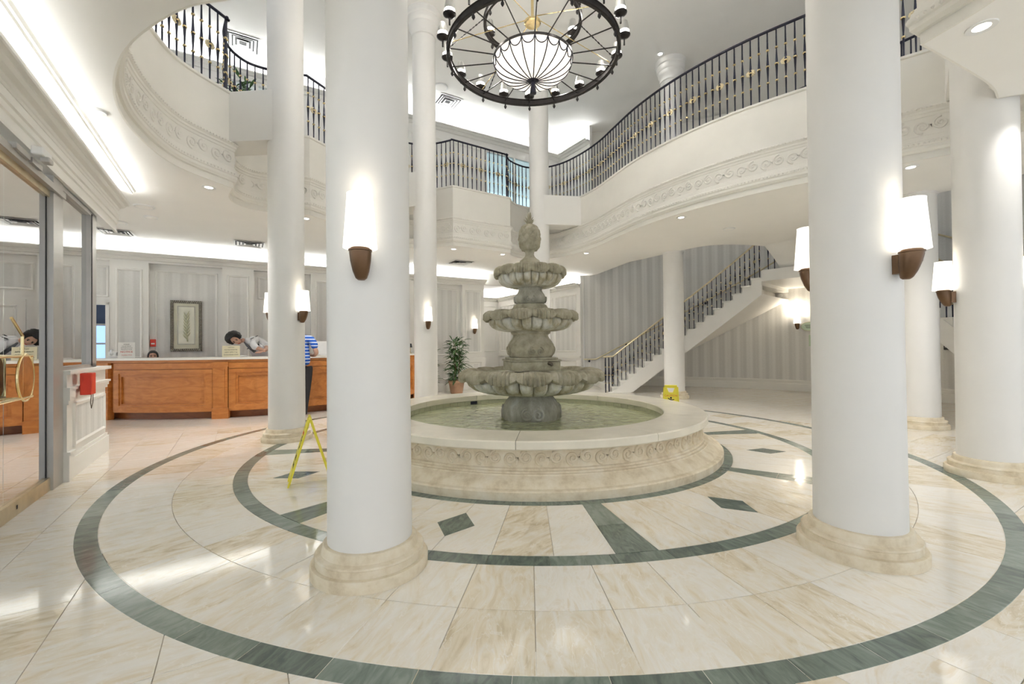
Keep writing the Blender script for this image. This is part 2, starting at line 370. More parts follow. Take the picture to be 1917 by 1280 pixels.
def field_tile(i, n, me_cache={}):
    # sector between two spokes cut in n radial tiles; spokes narrow towards the fountain
    if i in me_cache: return me_cache[i]
    mb = MB(); gap = .0018; seg = 3; top = []
    in0, in1 = H0, rad(45)-H0; ou0, ou1 = H1, rad(45)-H1
    a0, a1 = in0+(in1-in0)*i/n, in0+(in1-in0)*(i+1)/n; b0, b1 = ou0+(ou1-ou0)*i/n, ou0+(ou1-ou0)*(i+1)/n
    for k in range(seg+1):
        t = k/seg; b = (b0+gap/R_MI)+(b1-b0-2*gap/R_MI)*t; top.append(((R_MI-gap)*cos(b), (R_MI-gap)*sin(b)))
    for k in range(seg+1):
        t = 1-k/seg; a = (a0+gap/R_IO)+(a1-a0-2*gap/R_IO)*t; top.append(((R_IO+gap)*cos(a), (R_IO+gap)*sin(a)))
    mb.prism(top, -.006, -.0003); me = bpy.data.meshes.new('marble_tile'); me.from_pydata(mb.v, [], mb.f); me.update(); me.materials.append(M['cream']); me_cache[i] = me; return me
for k in range(8):
    for i in range(6): link('marble_tile', field_tile(i, 6), fl, FC3, rad(SP0+45*k))
# green lozenges let into the field, halfway between the spokes
lz = MB(); lz.prism([(2.69, 0), (2.915, -.145), (3.13, 0), (2.915, .145)], -.005, .0004)
lzm = bpy.data.meshes.new('green_lozenge'); lzm.from_pydata(lz.v, [], lz.f); lzm.update(); lzm.materials.append(M['green'])
for k in range(8): link('green_lozenge', lzm, fl, FC3, rad(SP0+22.5+45*k))
# square tiles outside the rings, laid along the building axis
TS = .457
tm = MB(); h = TS/2-.0016; tm.add([(-h, -h, -.006), (h, -h, -.006), (h, h, -.006), (-h, h, -.006), (-h, -h, -.0022), (h, -h, -.0022), (h, h, -.0022), (-h, h, -.0022), (-h+.0012, -h+.0012, -.001), (h-.0012, -h+.0012, -.001), (h-.0012, h-.0012, -.001), (-h+.0012, h-.0012, -.001)],
    [(0, 1, 5, 4), (1, 2, 6, 5), (2, 3, 7, 6), (3, 0, 4, 7), (4, 5, 9, 8), (5, 6, 10, 9), (6, 7, 11, 10), (7, 4, 8, 11), (8, 9, 10, 11)])
tme = bpy.data.meshes.new('marble_tile'); tme.from_pydata(tm.v, [], tm.f); tme.update(); tme.materials.append(M['cream'])
cells = []
for i in range(-28, 29):
    for j in range(-20, 29):
        u, v = -3.71+TS*(i+.5), -2.35+TS*(j+.5)
        if max(math.hypot(u+a*TS/2, v+b*TS/2) for a in (-1, 1) for b in (-1, 1)) < 4.44: continue
        p = W(u, v); d = p.y
        if d < .5 or abs(p.x)/d > 1.35: far = True
        else: far = False
        cells.append((far, math.hypot(p.x, p.y), u, v, p))
cells.sort(key=lambda c: (c[0], c[1]))
for c in cells[:120]: link('marble_tile', tme, fl, (c[4].x, c[4].y, 0), AX+random.choice((0, PI)))
rest = MB()
for c in cells[120:]:
    T = Matrix.Translation(c[4]) @ Matrix.Rotation(AX, 4, 'Z'); rest.add([T @ Vector(p) for p in tm.v[8:]], [(0, 1, 2, 3)])
o = rest.build('distant_marble_tiles', 'cream', fl); o['kind'] = 'stuff'

# ================================================================== OPENING IN THE UPPER FLOOR (plan in u, v; counter-clockwise)
def seg(pts, n=6): return [tuple(p) for p in spline(pts, False, n)]
ARC = seg([(3.95, -3.3), (3.77, -2.85), (3.45, -1.94), (3.2, -1.0), (3.11, 0), (3.2, 1.0), (3.42, 1.9), (3.57, 2.46), (3.65, 3.0), (3.66, 3.5), (3.6, 3.95), (3.4, 4.35), (3.06, 4.55), (2.75, 4.53), (2.48, 4.43), (2.33, 4.3), (2.23, 4.157)], 5)
BAY1 = [(2.23, 4.157), (1.46, 4.125), (.686, 4.093)]
NICF = seg([(.686, 4.093), (.45, 4.44), (.15, 4.7), (-.2, 4.75), (-.6, 4.6), (-.85, 4.25)], 5)
BAY2 = [(-.85, 4.25), (-1.6, 3.74), (-2.38, 3.18)]
NICG = [(-2.38, 3.18), (-2.5, 3.2)] + seg([(-2.5, 3.2), (-2.75, 3.3), (-3.04, 3.32), (-3.27, 3.28), (-3.46, 3.075), (-3.53, 2.77), (-3.48, 2.35)], 5)[1:]
ENT = seg([(-3.48, 2.35), (-4.07, 1.77), (-4.32, 1.02), (-4.37, .36), (-4.28, -.25), (-4.08, -.83), (-3.74, -1.4), (-3.45, -1.68)], 5)
NICA = seg([(-3.45, -1.68), (-3.52, -2.1), (-3.45, -2.5), (-3.2, -2.75), (-2.9, -2.8), (-2.5, -2.72), (-2.38, -2.72)], 4)
BAY3 = [(-2.38, -2.72), (-1.6, -3.3), (-.85, -3.9)]
NICB = seg([(-.85, -3.9), (-.6, -4.3), (-.2, -4.6), (.2, -4.68), (.6, -4.55), (.88, -4.26), (1.04, -3.84)], 4)
BAY4 = seg([(1.04, -3.84), (1.5, -3.89), (2.07, -3.945), (2.4, -3.955), (2.65, -3.93)], 5)
NICC = seg([(2.65, -3.93), (2.78, -4.1), (3.0, -4.25), (3.4, -4.25), (3.75, -4.0), (3.95, -3.6), (3.95, -3.3)], 4)
def W2(u, v): p = FC+ud*u+vd*v; return Vector((p.x, p.y))
loop_uv = []
for part in (ARC, BAY1, NICF, BAY2, NICG, ENT, NICA, BAY3, NICB, BAY4, NICC): loop_uv += part[:-1]
loop = [W2(*p) for p in loop_uv]
WC = (2.97, 0.0); RW = 6.85          # curved stair wall: centre and radius
def wcp(a, r): return (WC[0]+r*cos(a), WC[1]+r*sin(a))
well = seg([(5.7, 3.6), (5.7, 2.5), (5.72, 1.5), (6.0, 1.05), (6.5, .8), (7.14, .62)], 4)
wall_arc = [wcp(a, RW+.02) for a in [.09+(1.057-.09)*k/14 for k in range(15)]]
hole_l = [(6.33, 5.6)] + well + wall_arc
hole_r = [(u, -v) for (u, v) in hole_l][::-1]
outer = [(-12, -9), (12, -9), (12, 12.5), (-12, 12.5)]
def offset_loop(pts, d):
    n = len(pts); out = []
    for i in range(n):
        a, b = Vector(pts[i-1]), Vector(pts[(i+1) % n]); t = (b-a).normalized(); out.append((pts[i][0]+t.y*d, pts[i][1]-t.x*d))
    return out
loop_out = offset_loop(loop_uv, .012)
ce = struct('ceiling', 'white ground floor ceiling around the open atrium', 'ceiling')
hall_hole = [(3.6, 7.9), (5.6, 7.9), (5.6, 10.4), (3.6, 10.4)]
flat_fill('ceiling_soffit', [[W(*p)[:2] for p in L] for L in (outer, loop_out, hole_l, hole_r)], ZC, 'ceil', ce, .03)
flat_fill('upper_floor_deck', [[W(*p)[:2] for p in L] for L in (outer, loop_out, hole_l, hole_r)], 4.68, 'ceil', ce, .03)
flat_fill('upper_ceiling', [[W(*p)[:2] for p in outer]], ZTOP, 'ceil', ce, .05)
# parapet with cornice and frieze round the opening
wb = struct('wall_balcony', 'curved white balcony front with moulded plaster frieze round the atrium', 'wall')
prof = [(-.16, 4.70), (-.16, ZCURB), (.028, ZCURB), (.03, 4.915), (.024, 4.90), (0, 4.892), (0, 4.235), (.018, 4.232), (.022, 4.215), (.05, 4.21), (.062, 4.195), (.055, 4.18), (.04, 4.168), (.036, 4.14), (.026, 4.132), (.02, 4.10), (.012, 4.095), (.012, 3.87),
        (.022, 3.862), (.028, 3.835), (.04, 3.83), (.046, 3.80), (.058, 3.79), (.066, 3.765), (.062, 3.745), (.05, 3.735), (.048, 3.70), (.036, 3.69), (.026, 3.672), (.0, 3.665), (0, ZC-.001), (-.016, ZC-.001), (-.016, ZC+.02)]
mb = MB(); sweep_profile(mb, loop, prof, True); mb.build('parapet', 'fascia', wb, 30)
# rows of beads on the two mouldings
bd = MB()
def bead_row(path, off, z, step, r):
    for p, t in resample(path, step):
        n = Vector((-t.y, t.x)); q = p+n*off
        bd.add([(q.x+r*t.x, q.y+r*t.y, z), (q.x-r*t.x, q.y-r*t.y, z), (q.x, q.y, z+r), (q.x, q.y, z-r), (q.x+n.x*r, q.y+n.y*r, z)], [(0, 2, 4), (2, 1, 4), (1, 3, 4), (3, 0, 4)])
cl = loop+[loop[0]]
bead_row(cl, .058, 4.195, .045, .017); bead_row(cl, .063, 3.765, .05, .017)
o = bd.build('bead_rows', 'fascia', wb); o['kind'] = 'stuff'
# running scroll relief: one S scroll with rosette and leaf, shared by all repeats
def scroll_mesh(name, w, hgt, r, mat):
    mb = MB(); s = hgt/2
    def spiral(cx, cz, r0, turns, a0, dirn, n=20):
        pts = []
        for k in range(n+1):
            t = k/n; a = a0+dirn*2*PI*turns*t; rr = r0*(1-.82*t); pts.append((cx+rr*cos(a), 0, cz+rr*sin(a)))
        return pts
    for sx, dr in ((-1, 1), (1, -1)):
        pts = spiral(sx*w*.25, sx*s*.08, s*.80, 1.45, PI/2 if sx > 0 else -PI/2, dr*-1)
        mb.tube(pts, [r*(1.0-.45*k/len(pts)) for k in range(len(pts))], 5)
        mb.lathe([(.001, -r*.5), (s*.2, -r*.3), (s*.2, r*.4), (.08*s, r*.9), (.001, r*.9)], 7, (0, 0)) if False else None
        mb.add([(sx*w*.25+s*.2*cos(a), -r*.2, sx*s*.08+s*.2*sin(a)) for a in [k*PI/3 for k in range(6)]]+[(sx*w*.25, -r*1.1, sx*s*.08)], [(k, (k+1) % 6, 6) for k in range(6)])
        for q in range(3):   # acanthus leaves springing between the scrolls
            a = (.5+.55*q)*(1 if sx > 0 else 1); x0, z0 = sx*w*.02, -sx*s*.1
            tip = (x0+sx*w*(.05+.07*q)*1.0, -r*.6, z0+sx*s*(.95-.5*q)); bx = (x0+sx*w*.05*q, -r*.2, z0)
            mb.add([(bx[0]-w*.018, 0, bx[2]), (bx[0]+w*.018, 0, bx[2]), tip, ((bx[0]+tip[0])/2-sx*w*.035, -r*.9, (bx[2]+tip[2])/2), ((bx[0]+tip[0])/2+sx*w*.03, -r*.9, (bx[2]+tip[2])/2)], [(0, 1, 4, 3), (3, 4, 2)])
    me = bpy.data.meshes.new(name); me.from_pydata(mb.v, [], mb.f); me.update(); me.materials.append(M[mat]); me.polygons.foreach_set('use_smooth', [True]*len(me.polygons)); return me
scr = scroll_mesh('scroll_relief', .34, .205, .0165, 'fascia')
def place_scrolls(path, step, off, z, me, parent, start=None, name='scroll_relief'):
    for p, t in resample(path, step, step/2 if start is None else start):
        n = Vector((-t.y, t.x)); q = p+n*off
        # scroll local x along travel, local -y out of the wall (to the left of travel)
        o = link(name, me, parent, (q.x, q.y, z), math.atan2(-t.y, -t.x))
for part in (ARC, BAY1, NICF, BAY2, NICG, ENT, BAY4, NICC):
    pth = [W2(*p) for p in part]; L = sum((pth[i+1]-pth[i]).length for i in range(len(pth)-1)); n = max(1, round(L/.345))
    place_scrolls(pth, L/n*.9999, .012, 3.985, scr, wb)
# beams tying the columns to the upper floor edge
def beam(a, b, w, z0, z1):
    A, B = W2(*a), W2(*b); d = (B-A).normalized(); n = Vector((-d.y, d.x))*w/2
    mb = MB(); mb.prism([A-n, B-n, B+n, A+n], z0, z1); return mb
cols = {'A': (-2.746, -2.35), 'B': (-.066, -3.81), 'C': (2.86, -3.80), 'E': (2.85, 3.80), 'F': (-.08, 3.81), 'G': (-2.83, 2.08)}
ends = {'A': (-3.7, -2.5), 'B': (-.4, -4.9), 'C': (4.1, -3.45), 'E': (3.85, 3.38), 'F': (-.75, 4.85), 'G': (-3.75, 2.75)}
for k in cols:
    beam(cols[k], ends[k], .46, 4.22, ZCURB-.004).build('tie_beam', 'white', wb)
# ================================================================== COLUMNS
RS = .238
def base_prof(): return [(.335, 0), (.337, .055), (.330, .066), (.308, .068), (.306, .105), (.312, .112), (.306, .121), (.285, .124), (.276, .128), (.27, .15), (.268, .168), (.262, .175), (RS, .178)]
def cap_prof(z): return [(RS, z-.52), (.262, z-.51), (.262, z-.47), (.25, z-.46), (.25, z-.42), (.285, z-.36), (.30, z-.33), (.30, z-.27), (.325, z-.24), (.335, z-.2), (.335, z-.14), (.36, z-.12), (.365, z-.10), (.365, z)]
_cm = {}
def shared(key, fn):
    if key not in _cm: _cm[key] = fn()
    return _cm[key]
def mesh_of(name, mb, mat, smooth=None):
    me = bpy.data.meshes.new(name); me.from_pydata(mb.v, [], mb.f); me.update(); me.materials.append(M[mat])
    if smooth: me.polygons.foreach_set('use_smooth', [True]*len(me.polygons)); me.set_sharp_from_angle(angle=rad(smooth))
    return me
def column(u, v, z1, label, cap=True, z0=0.0, base=True):
    p = W(u, v, z0); t = thing('column', label, 'column', p, 0, 'white round columns of the atrium')
    def sh():
        m = MB(); m.lathe([(RS+.004, .17), (RS, 1.2), (RS, z1-z0-(.5 if cap else 0))], 64); return mesh_of('shaft', m, 'column', 30)
    link('shaft', shared(('s', z1-z0, cap), sh), t)
    if base: link('base', shared('b', lambda: mesh_of('base', MB().lathe(base_prof(), 64), 'lime', 35)), t)
    if cap: link('capital', shared(('c', z1-z0), lambda: mesh_of('capital', MB().lathe(cap_prof(z1-z0), 48), 'column', 35)), t)
    else: link('collar', shared(('k', z1-z0), lambda: mesh_of('collar', MB().lathe([(RS, z1-z0-.03), (RS+.012, z1-z0-.028), (RS+.012, z1-z0)], 48), 'column', 35)), t)
    return t
column(*cols['A'], ZTOP, 'tall white round column nearest the camera, left of the fountain')
column(*cols['B'], ZTOP, 'tall white round column in the right foreground beside the fountain')
column(*cols['C'], ZTOP, 'white round column at the right edge, standing on the outer green ring')
column(*cols['E'], ZTOP, 'tall white column directly behind the fountain pineapple')
column(*cols['F'], ZTOP, 'tall white column with stepped capital, left behind the fountain')
column(*cols['G'], ZTOP, 'tall white column in front of the reception counter, beside the yellow sign')
column(5.73, 2.19, ZC, 'single storey white column in front of the staircase', False)
column(5.55, -2.5, ZC, 'single storey white column between the two right foreground columns', False)
column(5.73, 2.19, ZTOP, 'upper floor white column behind the right balcony railing', True, 4.7, False)

# ================================================================== SCONCES
def sconce_meshes():
    sh = MB(); n = 28
    sh.lathe([(.088, 0), (.087, .004), (.066, .283), (.068, .287), (.060, .287), (.080, .004), (.088, 0)], n, caps=False)
    sh.add([(.063*cos(2*PI*k/n), .063*sin(2*PI*k/n), .275) for k in range(n)], [tuple(range(n))])
    sh.add([(.079*cos(2*PI*k/n), .079*sin(2*PI*k/n), .012) for k in range(n)], [tuple(range(n))[::-1]])
    br = MB(); br.lathe([(.018, -.165), (.03, -.155), (.043, -.12), (.053, -.07), (.057, -.03), (.057, -.018), (.061, -.016), (.061, -.008), (.05, -.006), (.05, .0)], n)
    # the horn leans back to the wall at its foot
    br.v = [(x-.03*min(1, max(0, -z/.16))**1.5, y, z) for x, y, z in br.v]
    bp = MB(); bp.box(-.085, -.045, -.03, .03, -.13, -.02)
    return mesh_of('shade', sh, 'shade', 40), mesh_of('bracket', br, 'bronze', 40), mesh_of('back_plate', bp, 'bronze')
SC = sconce_meshes()
def sconce(p, ang, label, watts=None, scale=1.0):
    "p: wall contact point (x,y,z of shade bottom); ang: outward direction"
    loc = (p[0]+.085*scale*cos(ang), p[1]+.085*scale*sin(ang), p[2])
    t = thing('wall_sconce', label, 'wall lamp', loc, ang, 'lit wall sconces'); t.scale = (scale,)*3
    link('shade', SC[0], t); link('bracket', SC[1], t); link('back_plate', SC[2], t)
    lamp('sconce_light', (0, 0, .36), (SCONCE_W if watts is None else watts), (1, .88, .70), .05, t)
    return t
def col_sconce(k, deg, label):
    p = W(*cols[k]); a = rad(deg); sconce((p.x+RS*cos(a), p.y+RS*sin(a), 1.83), a, label)
col_sconce('A', -80, 'large lit sconce with white shade on the left foreground column')
col_sconce('B', -74, 'large lit sconce on the right side of the right foreground column')
col_sconce('B', 105, 'sconce peeking out from behind the left edge of the right foreground column')
col_sconce('C', 153, 'lit sconce on the left side of the column at the right edge')
col_sconce('C', -27, 'lit sconce cut by the right edge of the picture')
col_sconce('G', -21, 'lit sconce on the column before the reception, right side')
col_sconce('G', 159, 'sconce half hidden behind the left edge of the column before the reception')
col_sconce('F', -70, 'small lit sconce on the column left behind the fountain')

# ================================================================== WALLS
def uvbox(mb, u0, u1, v0, v1, z0, z1):
    "box given in plan u, v"
    vs = [W(u, v, z) for z in (z0, z1) for v in (v0, v1) for u in (u0, u1)]
    return mb.add(vs, [(0, 2, 3, 1), (4, 5, 7, 6), (0, 1, 5, 4), (2, 6, 7, 3), (0, 4, 6, 2), (1, 3, 7, 5)])
def UVu(co): r = Vector((co[0], co[1]))-FC; return (r.dot(ud), co[2])
def UVv(co): r = Vector((co[0], co[1]))-FC; return (r.dot(vd), co[2])
def frame_v(parent, u0, u1, z0, z1, v, w=.045, d=.022, mat='trim'):
    "moulded rectangular frame on a wall facing -v"
    mb = MB(); s = [(0, 0), (.3, 1), (.7, 1), (1, .35)]
    rings = []
    for (t, h) in ((0, 0), (.25, 1), (.6, 1), (1, .3), (1, 0)): rings.append([W(a, v-d*h, b) for a, b in ((u0+w*t, z0+w*t), (u1-w*t, z0+w*t), (u1-w*t, z1-w*t), (u0+w*t, z1-w*t))])
    vs = [p for r in rings for p in r]; fs = [(i*4+k, i*4+(k+1) % 4, (i+1)*4+(k+1) % 4, (i+1)*4+k) for i in range(4) for k in range(4)]
    return mb.add(vs, fs).build('panel_moulding', mat, parent)
def frame_u(parent, v0, v1, z0, z1, u, w=.045, d=.022, mat='trim', sgn=1):
    mb = MB(); rings = []
    for (t, h) in ((0, 0), (.25, 1), (.6, 1), (1, .3), (1, 0)): rings.append([W(u+sgn*d*h, a, b) for a, b in ((v0+w*t, z0+w*t), (v1-w*t, z0+w*t), (v1-w*t, z1-w*t), (v0+w*t, z1-w*t))])
    vs = [p for r in rings for p in r]; fs = [(i*4+k, i*4+(k+1) % 4, (i+1)*4+(k+1) % 4, (i+1)*4+k) for i in range(4) for k in range(4)]
    return mb.add(vs, fs).build('panel_moulding', mat, parent)
VR = 7.2
wr = struct('wall_reception', 'panelled reception wall with striped wallpaper and white pilasters', 'wall')
VB = VR+.14
m = MB(); uvbox(m, -5.72, 3.10, VB, VB+.1, 0, ZC); uvbox(m, -12, -6.3, VB, VB+.1, 0, ZC); uvbox(m, -6.3, -5.72, VB, VB+.1, 2.27, ZC); uvbox(m, -6.3, -5.72, VB, VB+.1, 0, .9)
m.build('wall_back', 'white', wr)
def paper_v(u0, u1, z0, z1, v, name='wallpaper_panel'):
    m = MB(); uvbox(m, u0, u1, v-.004, v, z0, z1); return m.build(name, 'paper', wr, uv=UVu)
m = MB(); uvbox(m, -12, 3.10, VR, VB, 3.18, ZC); m.build('header', 'white', wr)
pil = [(-9.66, -9.0), (-7.7, -7.04), (-5.72, -5.08), (-3.75, -3.11), (-1.86, -1.22), (.2, .84), (2.36, 3.10)]
for (a, b) in pil:
    m = MB(); uvbox(m, a, b, VR, VB, 0, 3.18); m.build('pilaster', 'trim', wr)
    paper_v(a+.11, b-.11, 1.12, 3.02, VR); frame_v(wr, a+.10, b-.10, 1.11, 3.03, VR)
    if a > 0: frame_v(wr, a+.10, b-.10, .32, .82, VR); paper_v(a+.12, b-.12, .34, .80, VR)
nich = [(-9.0, -7.7), (-7.04, -6.35), (-5.08, -3.75), (-1.22, .2), (.84, 2.36)]
for (a, b) in nich:
    paper_v(a+.1, b-.1, 1.06, 3.05, VB); frame_v(wr, a+.09, b-.09, 1.05, 3.06, VB)
    if a > 0:
        frame_v(wr, a+.09, b-.09, .32, .82, VB); paper_v(a+.11, b-.11, .34, .80, VB)
# niche with a white door beside the painting
frame_v(wr, -3.03, -1.95, 2.5, 3.04, VB); paper_v(-3.0, -1.98, 2.54, 3.0, VB)
paper_v(-6.28, -5.76, 2.45, 3.05, VB); frame_v(wr, -6.30, -5.75, 2.42, 3.08, VB)
for (a, b, z0, z1, d) in ((.0, 3.13, .90, .98, .05), (.0, 3.13, .84, .90, .025), (-12, 3.13, 0, .2, .03), (-12, 3.13, .2, .23, .018)):
    m = MB(); uvbox(m, a, b, VR-d, VR, z0, z1); m.build('baseboard' if z0 < .3 else 'chair_rail', 'trim', wr)
dr = struct('door_3', 'white panelled door in a niche of the reception wall', 'door')
m = MB(); uvbox(m, -2.92, -2.06, VB-.03, VB, 0, 2.32); m.build('door_leaf', 'trim', dr)
frame_v(dr, -2.80, -2.18, 1.15, 2.2, VB-.03, .05); frame_v(dr, -2.80, -2.18, .2, 1.0, VB-.03, .05)
m = MB(); m.tube([W(-2.12, VB-.03, 1.02), W(-2.12, VB-.08, 1.02), W(-2.24, VB-.08, 1.02)], .01, 6); m.build('door_handle', 'brass', dr)
# cornice with hidden cove tubes
def cornice(parent, path, z, inward=.2, ext=None, light='cove', h=.15):
    "path world 2d; the room is to the LEFT of travel"
    m = MB(); s = inward
    pr = [(0, z), (.02*5*s, z), (.10*s*2, z+.012), (.12*s*2, z+.035), (.3*s, z+.045), (.34*s, z+.07), (.6*s, z+.08), (.72*s, z+.10), (.74*s, z+.112), (.95*s, z+.118), (s, z+.13), (s, z+h), (s-.025, z+h), (s-.025, z+h-.03), (.0, z+h-.03)]
    sweep_profile(m, path, pr); m.build('cornice', 'trim', parent, 25)
    if light:
        t = MB(); sweep_profile(t, path, [(.10, z+h-.022), (.135, z+h-.022), (.135, z+h-.004), (.10, z+h-.004), (.10, z+h-.022)]); t.build('cove_tube', light, parent)
cornice(wr, [W2(3.12, VR), W2(-12, VR)], 3.22)
# ---- hall behind the opening
wh = struct('wall_hall', 'bright white panelled hall beyond the reception wall', 'wall')
m = MB(); uvbox(m, 3.0, 3.1, VR+.1, 11.5, 0, ZC); uvbox(m, 3.0, 6.4, 11.4, 11.5, 0, ZC); uvbox(m, 6.02, 6.12, 6.05, 11.5, 0, ZC); m.build('wall_back', 'white', wh)
m = MB(); uvbox(m, 3.1, 6.02, VR, VR+.14, 3.24, ZC); m.build('header', 'trim', wh)
for k in range(4):
    v0 = 6.25+1.28*k
    frame_u(wh, v0, v0+1.12, 1.1, 3.0, 6.02, sgn=-1); frame_u(wh, v0, v0+1.12, .3, .82, 6.02, sgn=-1)
    m = MB(); uvbox(m, 6.012, 6.02, v0+.05, v0+1.07, 1.15, 2.95); m.build('wallpaper_panel', 'paper', wh, uv=UVv)
m = MB(); uvbox(m, 5.97, 6.02, 6.05, 11.4, .9, .98); m.build('chair_rail', 'trim', wh)
m = MB(); uvbox(m, 5.99, 6.02, 6.05, 11.4, 0, .2); m.build('baseboard', 'trim', wh)
frame_v(wh, 3.3, 4.6, 1.1, 3.0, 11.4); frame_v(wh, 4.7, 5.9, 1.1, 3.0, 11.4)
cornice(wh, [W2(6.02, 6.05), W2(6.02, 11.4), W2(3.1, 11.4), W2(3.1, VR+.14)], 3.2, light='cove_hall')
# ---- curved wall behind the stairs
wc = struct('wall_curved', 'curved wall with grey striped wallpaper behind the staircase', 'wall')
a0, a1, n = -1.15, 1.085, 72
pa = [W2(*wcp(a0+(a1-a0)*k/n, RW)) for k in range(n+1)]
m = MB(); sweep_profile(m, pa, [(0, 4.75), (0, 0)]); 
def UVc(co):
    r = Vector((co[0], co[1]))-FC-ud*WC[0]; return (math.atan2(r.dot(vd), r.dot(ud))*RW, co[2])
m.build('wallpaper', 'paper2', wc, True, uv=UVc)
m = MB(); sweep_profile(m, pa, [(0, ZTOP), (0, 4.72)]); m.build('upper_wall', 'fascia', wc, True)
m = MB(); sweep_profile(m, pa, [(0, .30), (.018, .295), (.022, .27), (.012, .25), (.012, .20), (.03, .19), (.035, .17), (.03, .0)]); m.build('baseboard', 'trim', wc, 30)
m = MB(); p0 = wcp(1.085, RW); uvbox(m, p0[0]-.02, 6.12, p0[1]-.02, p0[1]+.12, 0, ZC); m.build('wall_end', 'trim', wc)
# ---- upper floor walls
wu = struct('wall_upper', 'upper floor wall with cove lit cornice seen over the balcony', 'wall')
m = MB(); uvbox(m, -12, -3.75, VR, VR+.1, 4.7, ZTOP); uvbox(m, -2.3, 3.2, VR, VR+.1, 4.7, ZTOP); uvbox(m, -3.75, -2.3, VR, VR+.1, 7.65, ZTOP); uvbox(m, 3.2, 6.2, VR, VR+.1, 7.45, ZTOP); uvbox(m, 5.35, 6.2, VR, VR+.1, 4.7, 7.45); uvbox(m, 6.1, 6.2, 5.6, VR, 4.7, ZTOP)
m.build('wall_back', 'white', wu)
cornice(wu, [W2(6.1, 5.6), W2(6.1, VR), W2(-12, VR)], 7.72)
for (a, b) in ((2.1, 3.1), (-.6, .5), (.7, 1.9), (-5.2, -3.9)):
    frame_v(wu, a, b, 5.0, 7.5, VR, .09, .04)
m = MB(); uvbox(m, 2.1, 2.16, VR-.05, VR, 4.7, 7.55); uvbox(m, 3.04, 3.1, VR-.05, VR, 4.7, 7.55); m.build('door_casing', 'trim', wu)
w1 = struct('window_1', 'bright upper window behind the left balcony railing', 'window')
m = MB(); uvbox(m, -3.75, -2.3, VR+.04, VR+.05, 4.7, 7.65); m.build('pane', 'glass', w1)
m = MB(); [uvbox(m, u, u+.06, VR, VR+.09, 4.7, 7.65) for u in (-3.75, -3.06, -2.36)]; uvbox(m, -3.75, -2.3, VR, VR+.09, 6.3, 6.36); m.build('window_frame', 'trim', w1)
w2 = struct('window_2', 'pale blue glazed opening on the upper floor behind the fountain', 'window')
m = MB(); uvbox(m, 3.2, 5.35, VR+.04, VR+.05, 4.7, 7.45); m.build('pane', 'glassb', w2)
m = MB(); [uvbox(m, u, u+.05, VR, VR+.09, 4.7, 7.45) for u in (3.2, 4.25, 5.3)]; m.build('window_frame', 'trim', w2)

# ================================================================== ENTRANCE WALL (u = -4.9)
UD = -4.9
we = struct('wall_entrance', 'entrance wall with moulded cornice over the glass doors', 'wall')
m = MB(); uvbox(m, UD-.1, UD, -6, 3.1, 2.98, ZC); m.build('header', 'trim', we)
m = MB(); sweep_profile(m, [W2(UD, 3.1), W2(UD, -6)][::-1], [(0, 2.98), (.0, 2.97)])
pe = [W2(UD, 3.12), W2(UD, -6)]
m = MB(); sweep_profile(m, pe, [(0, 2.95), (.03, 2.95), (.035, 2.97), (.02, 2.985), (.02, 3.06), (.035, 3.07), (.035, 3.12), (.05, 3.13), (.05, 3.2), (.03, 3.21), (0, 3.21)]); m.build('architrave', 'trim', we, 30)
cornice(we, pe, 3.22, .17, h=.16, light='cove_entrance')
pt = [W2(UD, 3.1), W2(UD-8, 3.1)]
m = MB(); sweep_profile(m, [W2(UD+.17, 3.15), W2(UD+.17, -6)], [(-.02, ZC), (-.02, ZC-.03), (-.005, ZC-.05), (.02, ZC-.05), (.03, ZC-.03), (.045, ZC-.025), (.06, ZC)]); m.build('ceiling_moulding', 'trim', we, 30)
# half wall with wallpaper panel
m = MB(); uvbox(m, UD-.12, UD, 1.0, 2.62, 0, 1.08); m.build('half_wall', 'trim', we)
for (z0, z1, d) in ((1.06, 1.10, .05), (.86, .90, .03), (.90, .925, .045), (.825, .86, .018), (0, .2, .03), (.2, .235, .018)):
    m = MB(); uvbox(m, UD-.15, UD+d, 1.0, 2.62+d, z0, z1); m.build('chair_rail' if z0 > .3 else 'baseboard', 'trim', we)
m = MB(); uvbox(m, UD, UD+.025, 1.0, 1.16, 0, 1.06); m.build('pilaster', 'trim', we)
for (z0, z1, d) in ((0, .26, .045), (.26, .29, .055), (.80, .93, .05), (.76, .80, .04)):
    m = MB(); uvbox(m, UD, UD+d, .99, 1.17, z0, z1); m.build('pilaster_block', 'trim', we)
frame_u(we, 1.28, 2.54, .29, .76, UD); m = MB(); uvbox(m, UD, UD+.004, 1.31, 2.51, .32, .73); m.build('wallpaper_panel', 'paper', we, uv=UVv)
# window over the half wall
w3 = struct('window_3', 'clear glass side pane in a grey metal frame over the half wall', 'window')
m = MB(); uvbox(m, UD-.06, UD-.05, 1.0, 2.2, 1.12, 2.93); m.build('pane', 'glass', w3)
for q, (a, b, c, d) in enumerate(((.99, 1.01, 1.1, 2.95), (2.0, 2.24, 1.1, 2.95), (.99, 2.24, 1.1, 1.14), (.99, 2.24, 2.90, 2.95))):
    m = MB(); uvbox(m, UD-.10, UD-.01, a, b, c, d); m.build('mullion', 'alu', w3)
m = MB(); uvbox(m, UD-.085, UD-.005, 2.02, 2.05, 1.12, 2.92); m.build('rubber_seal', 'black', w3)
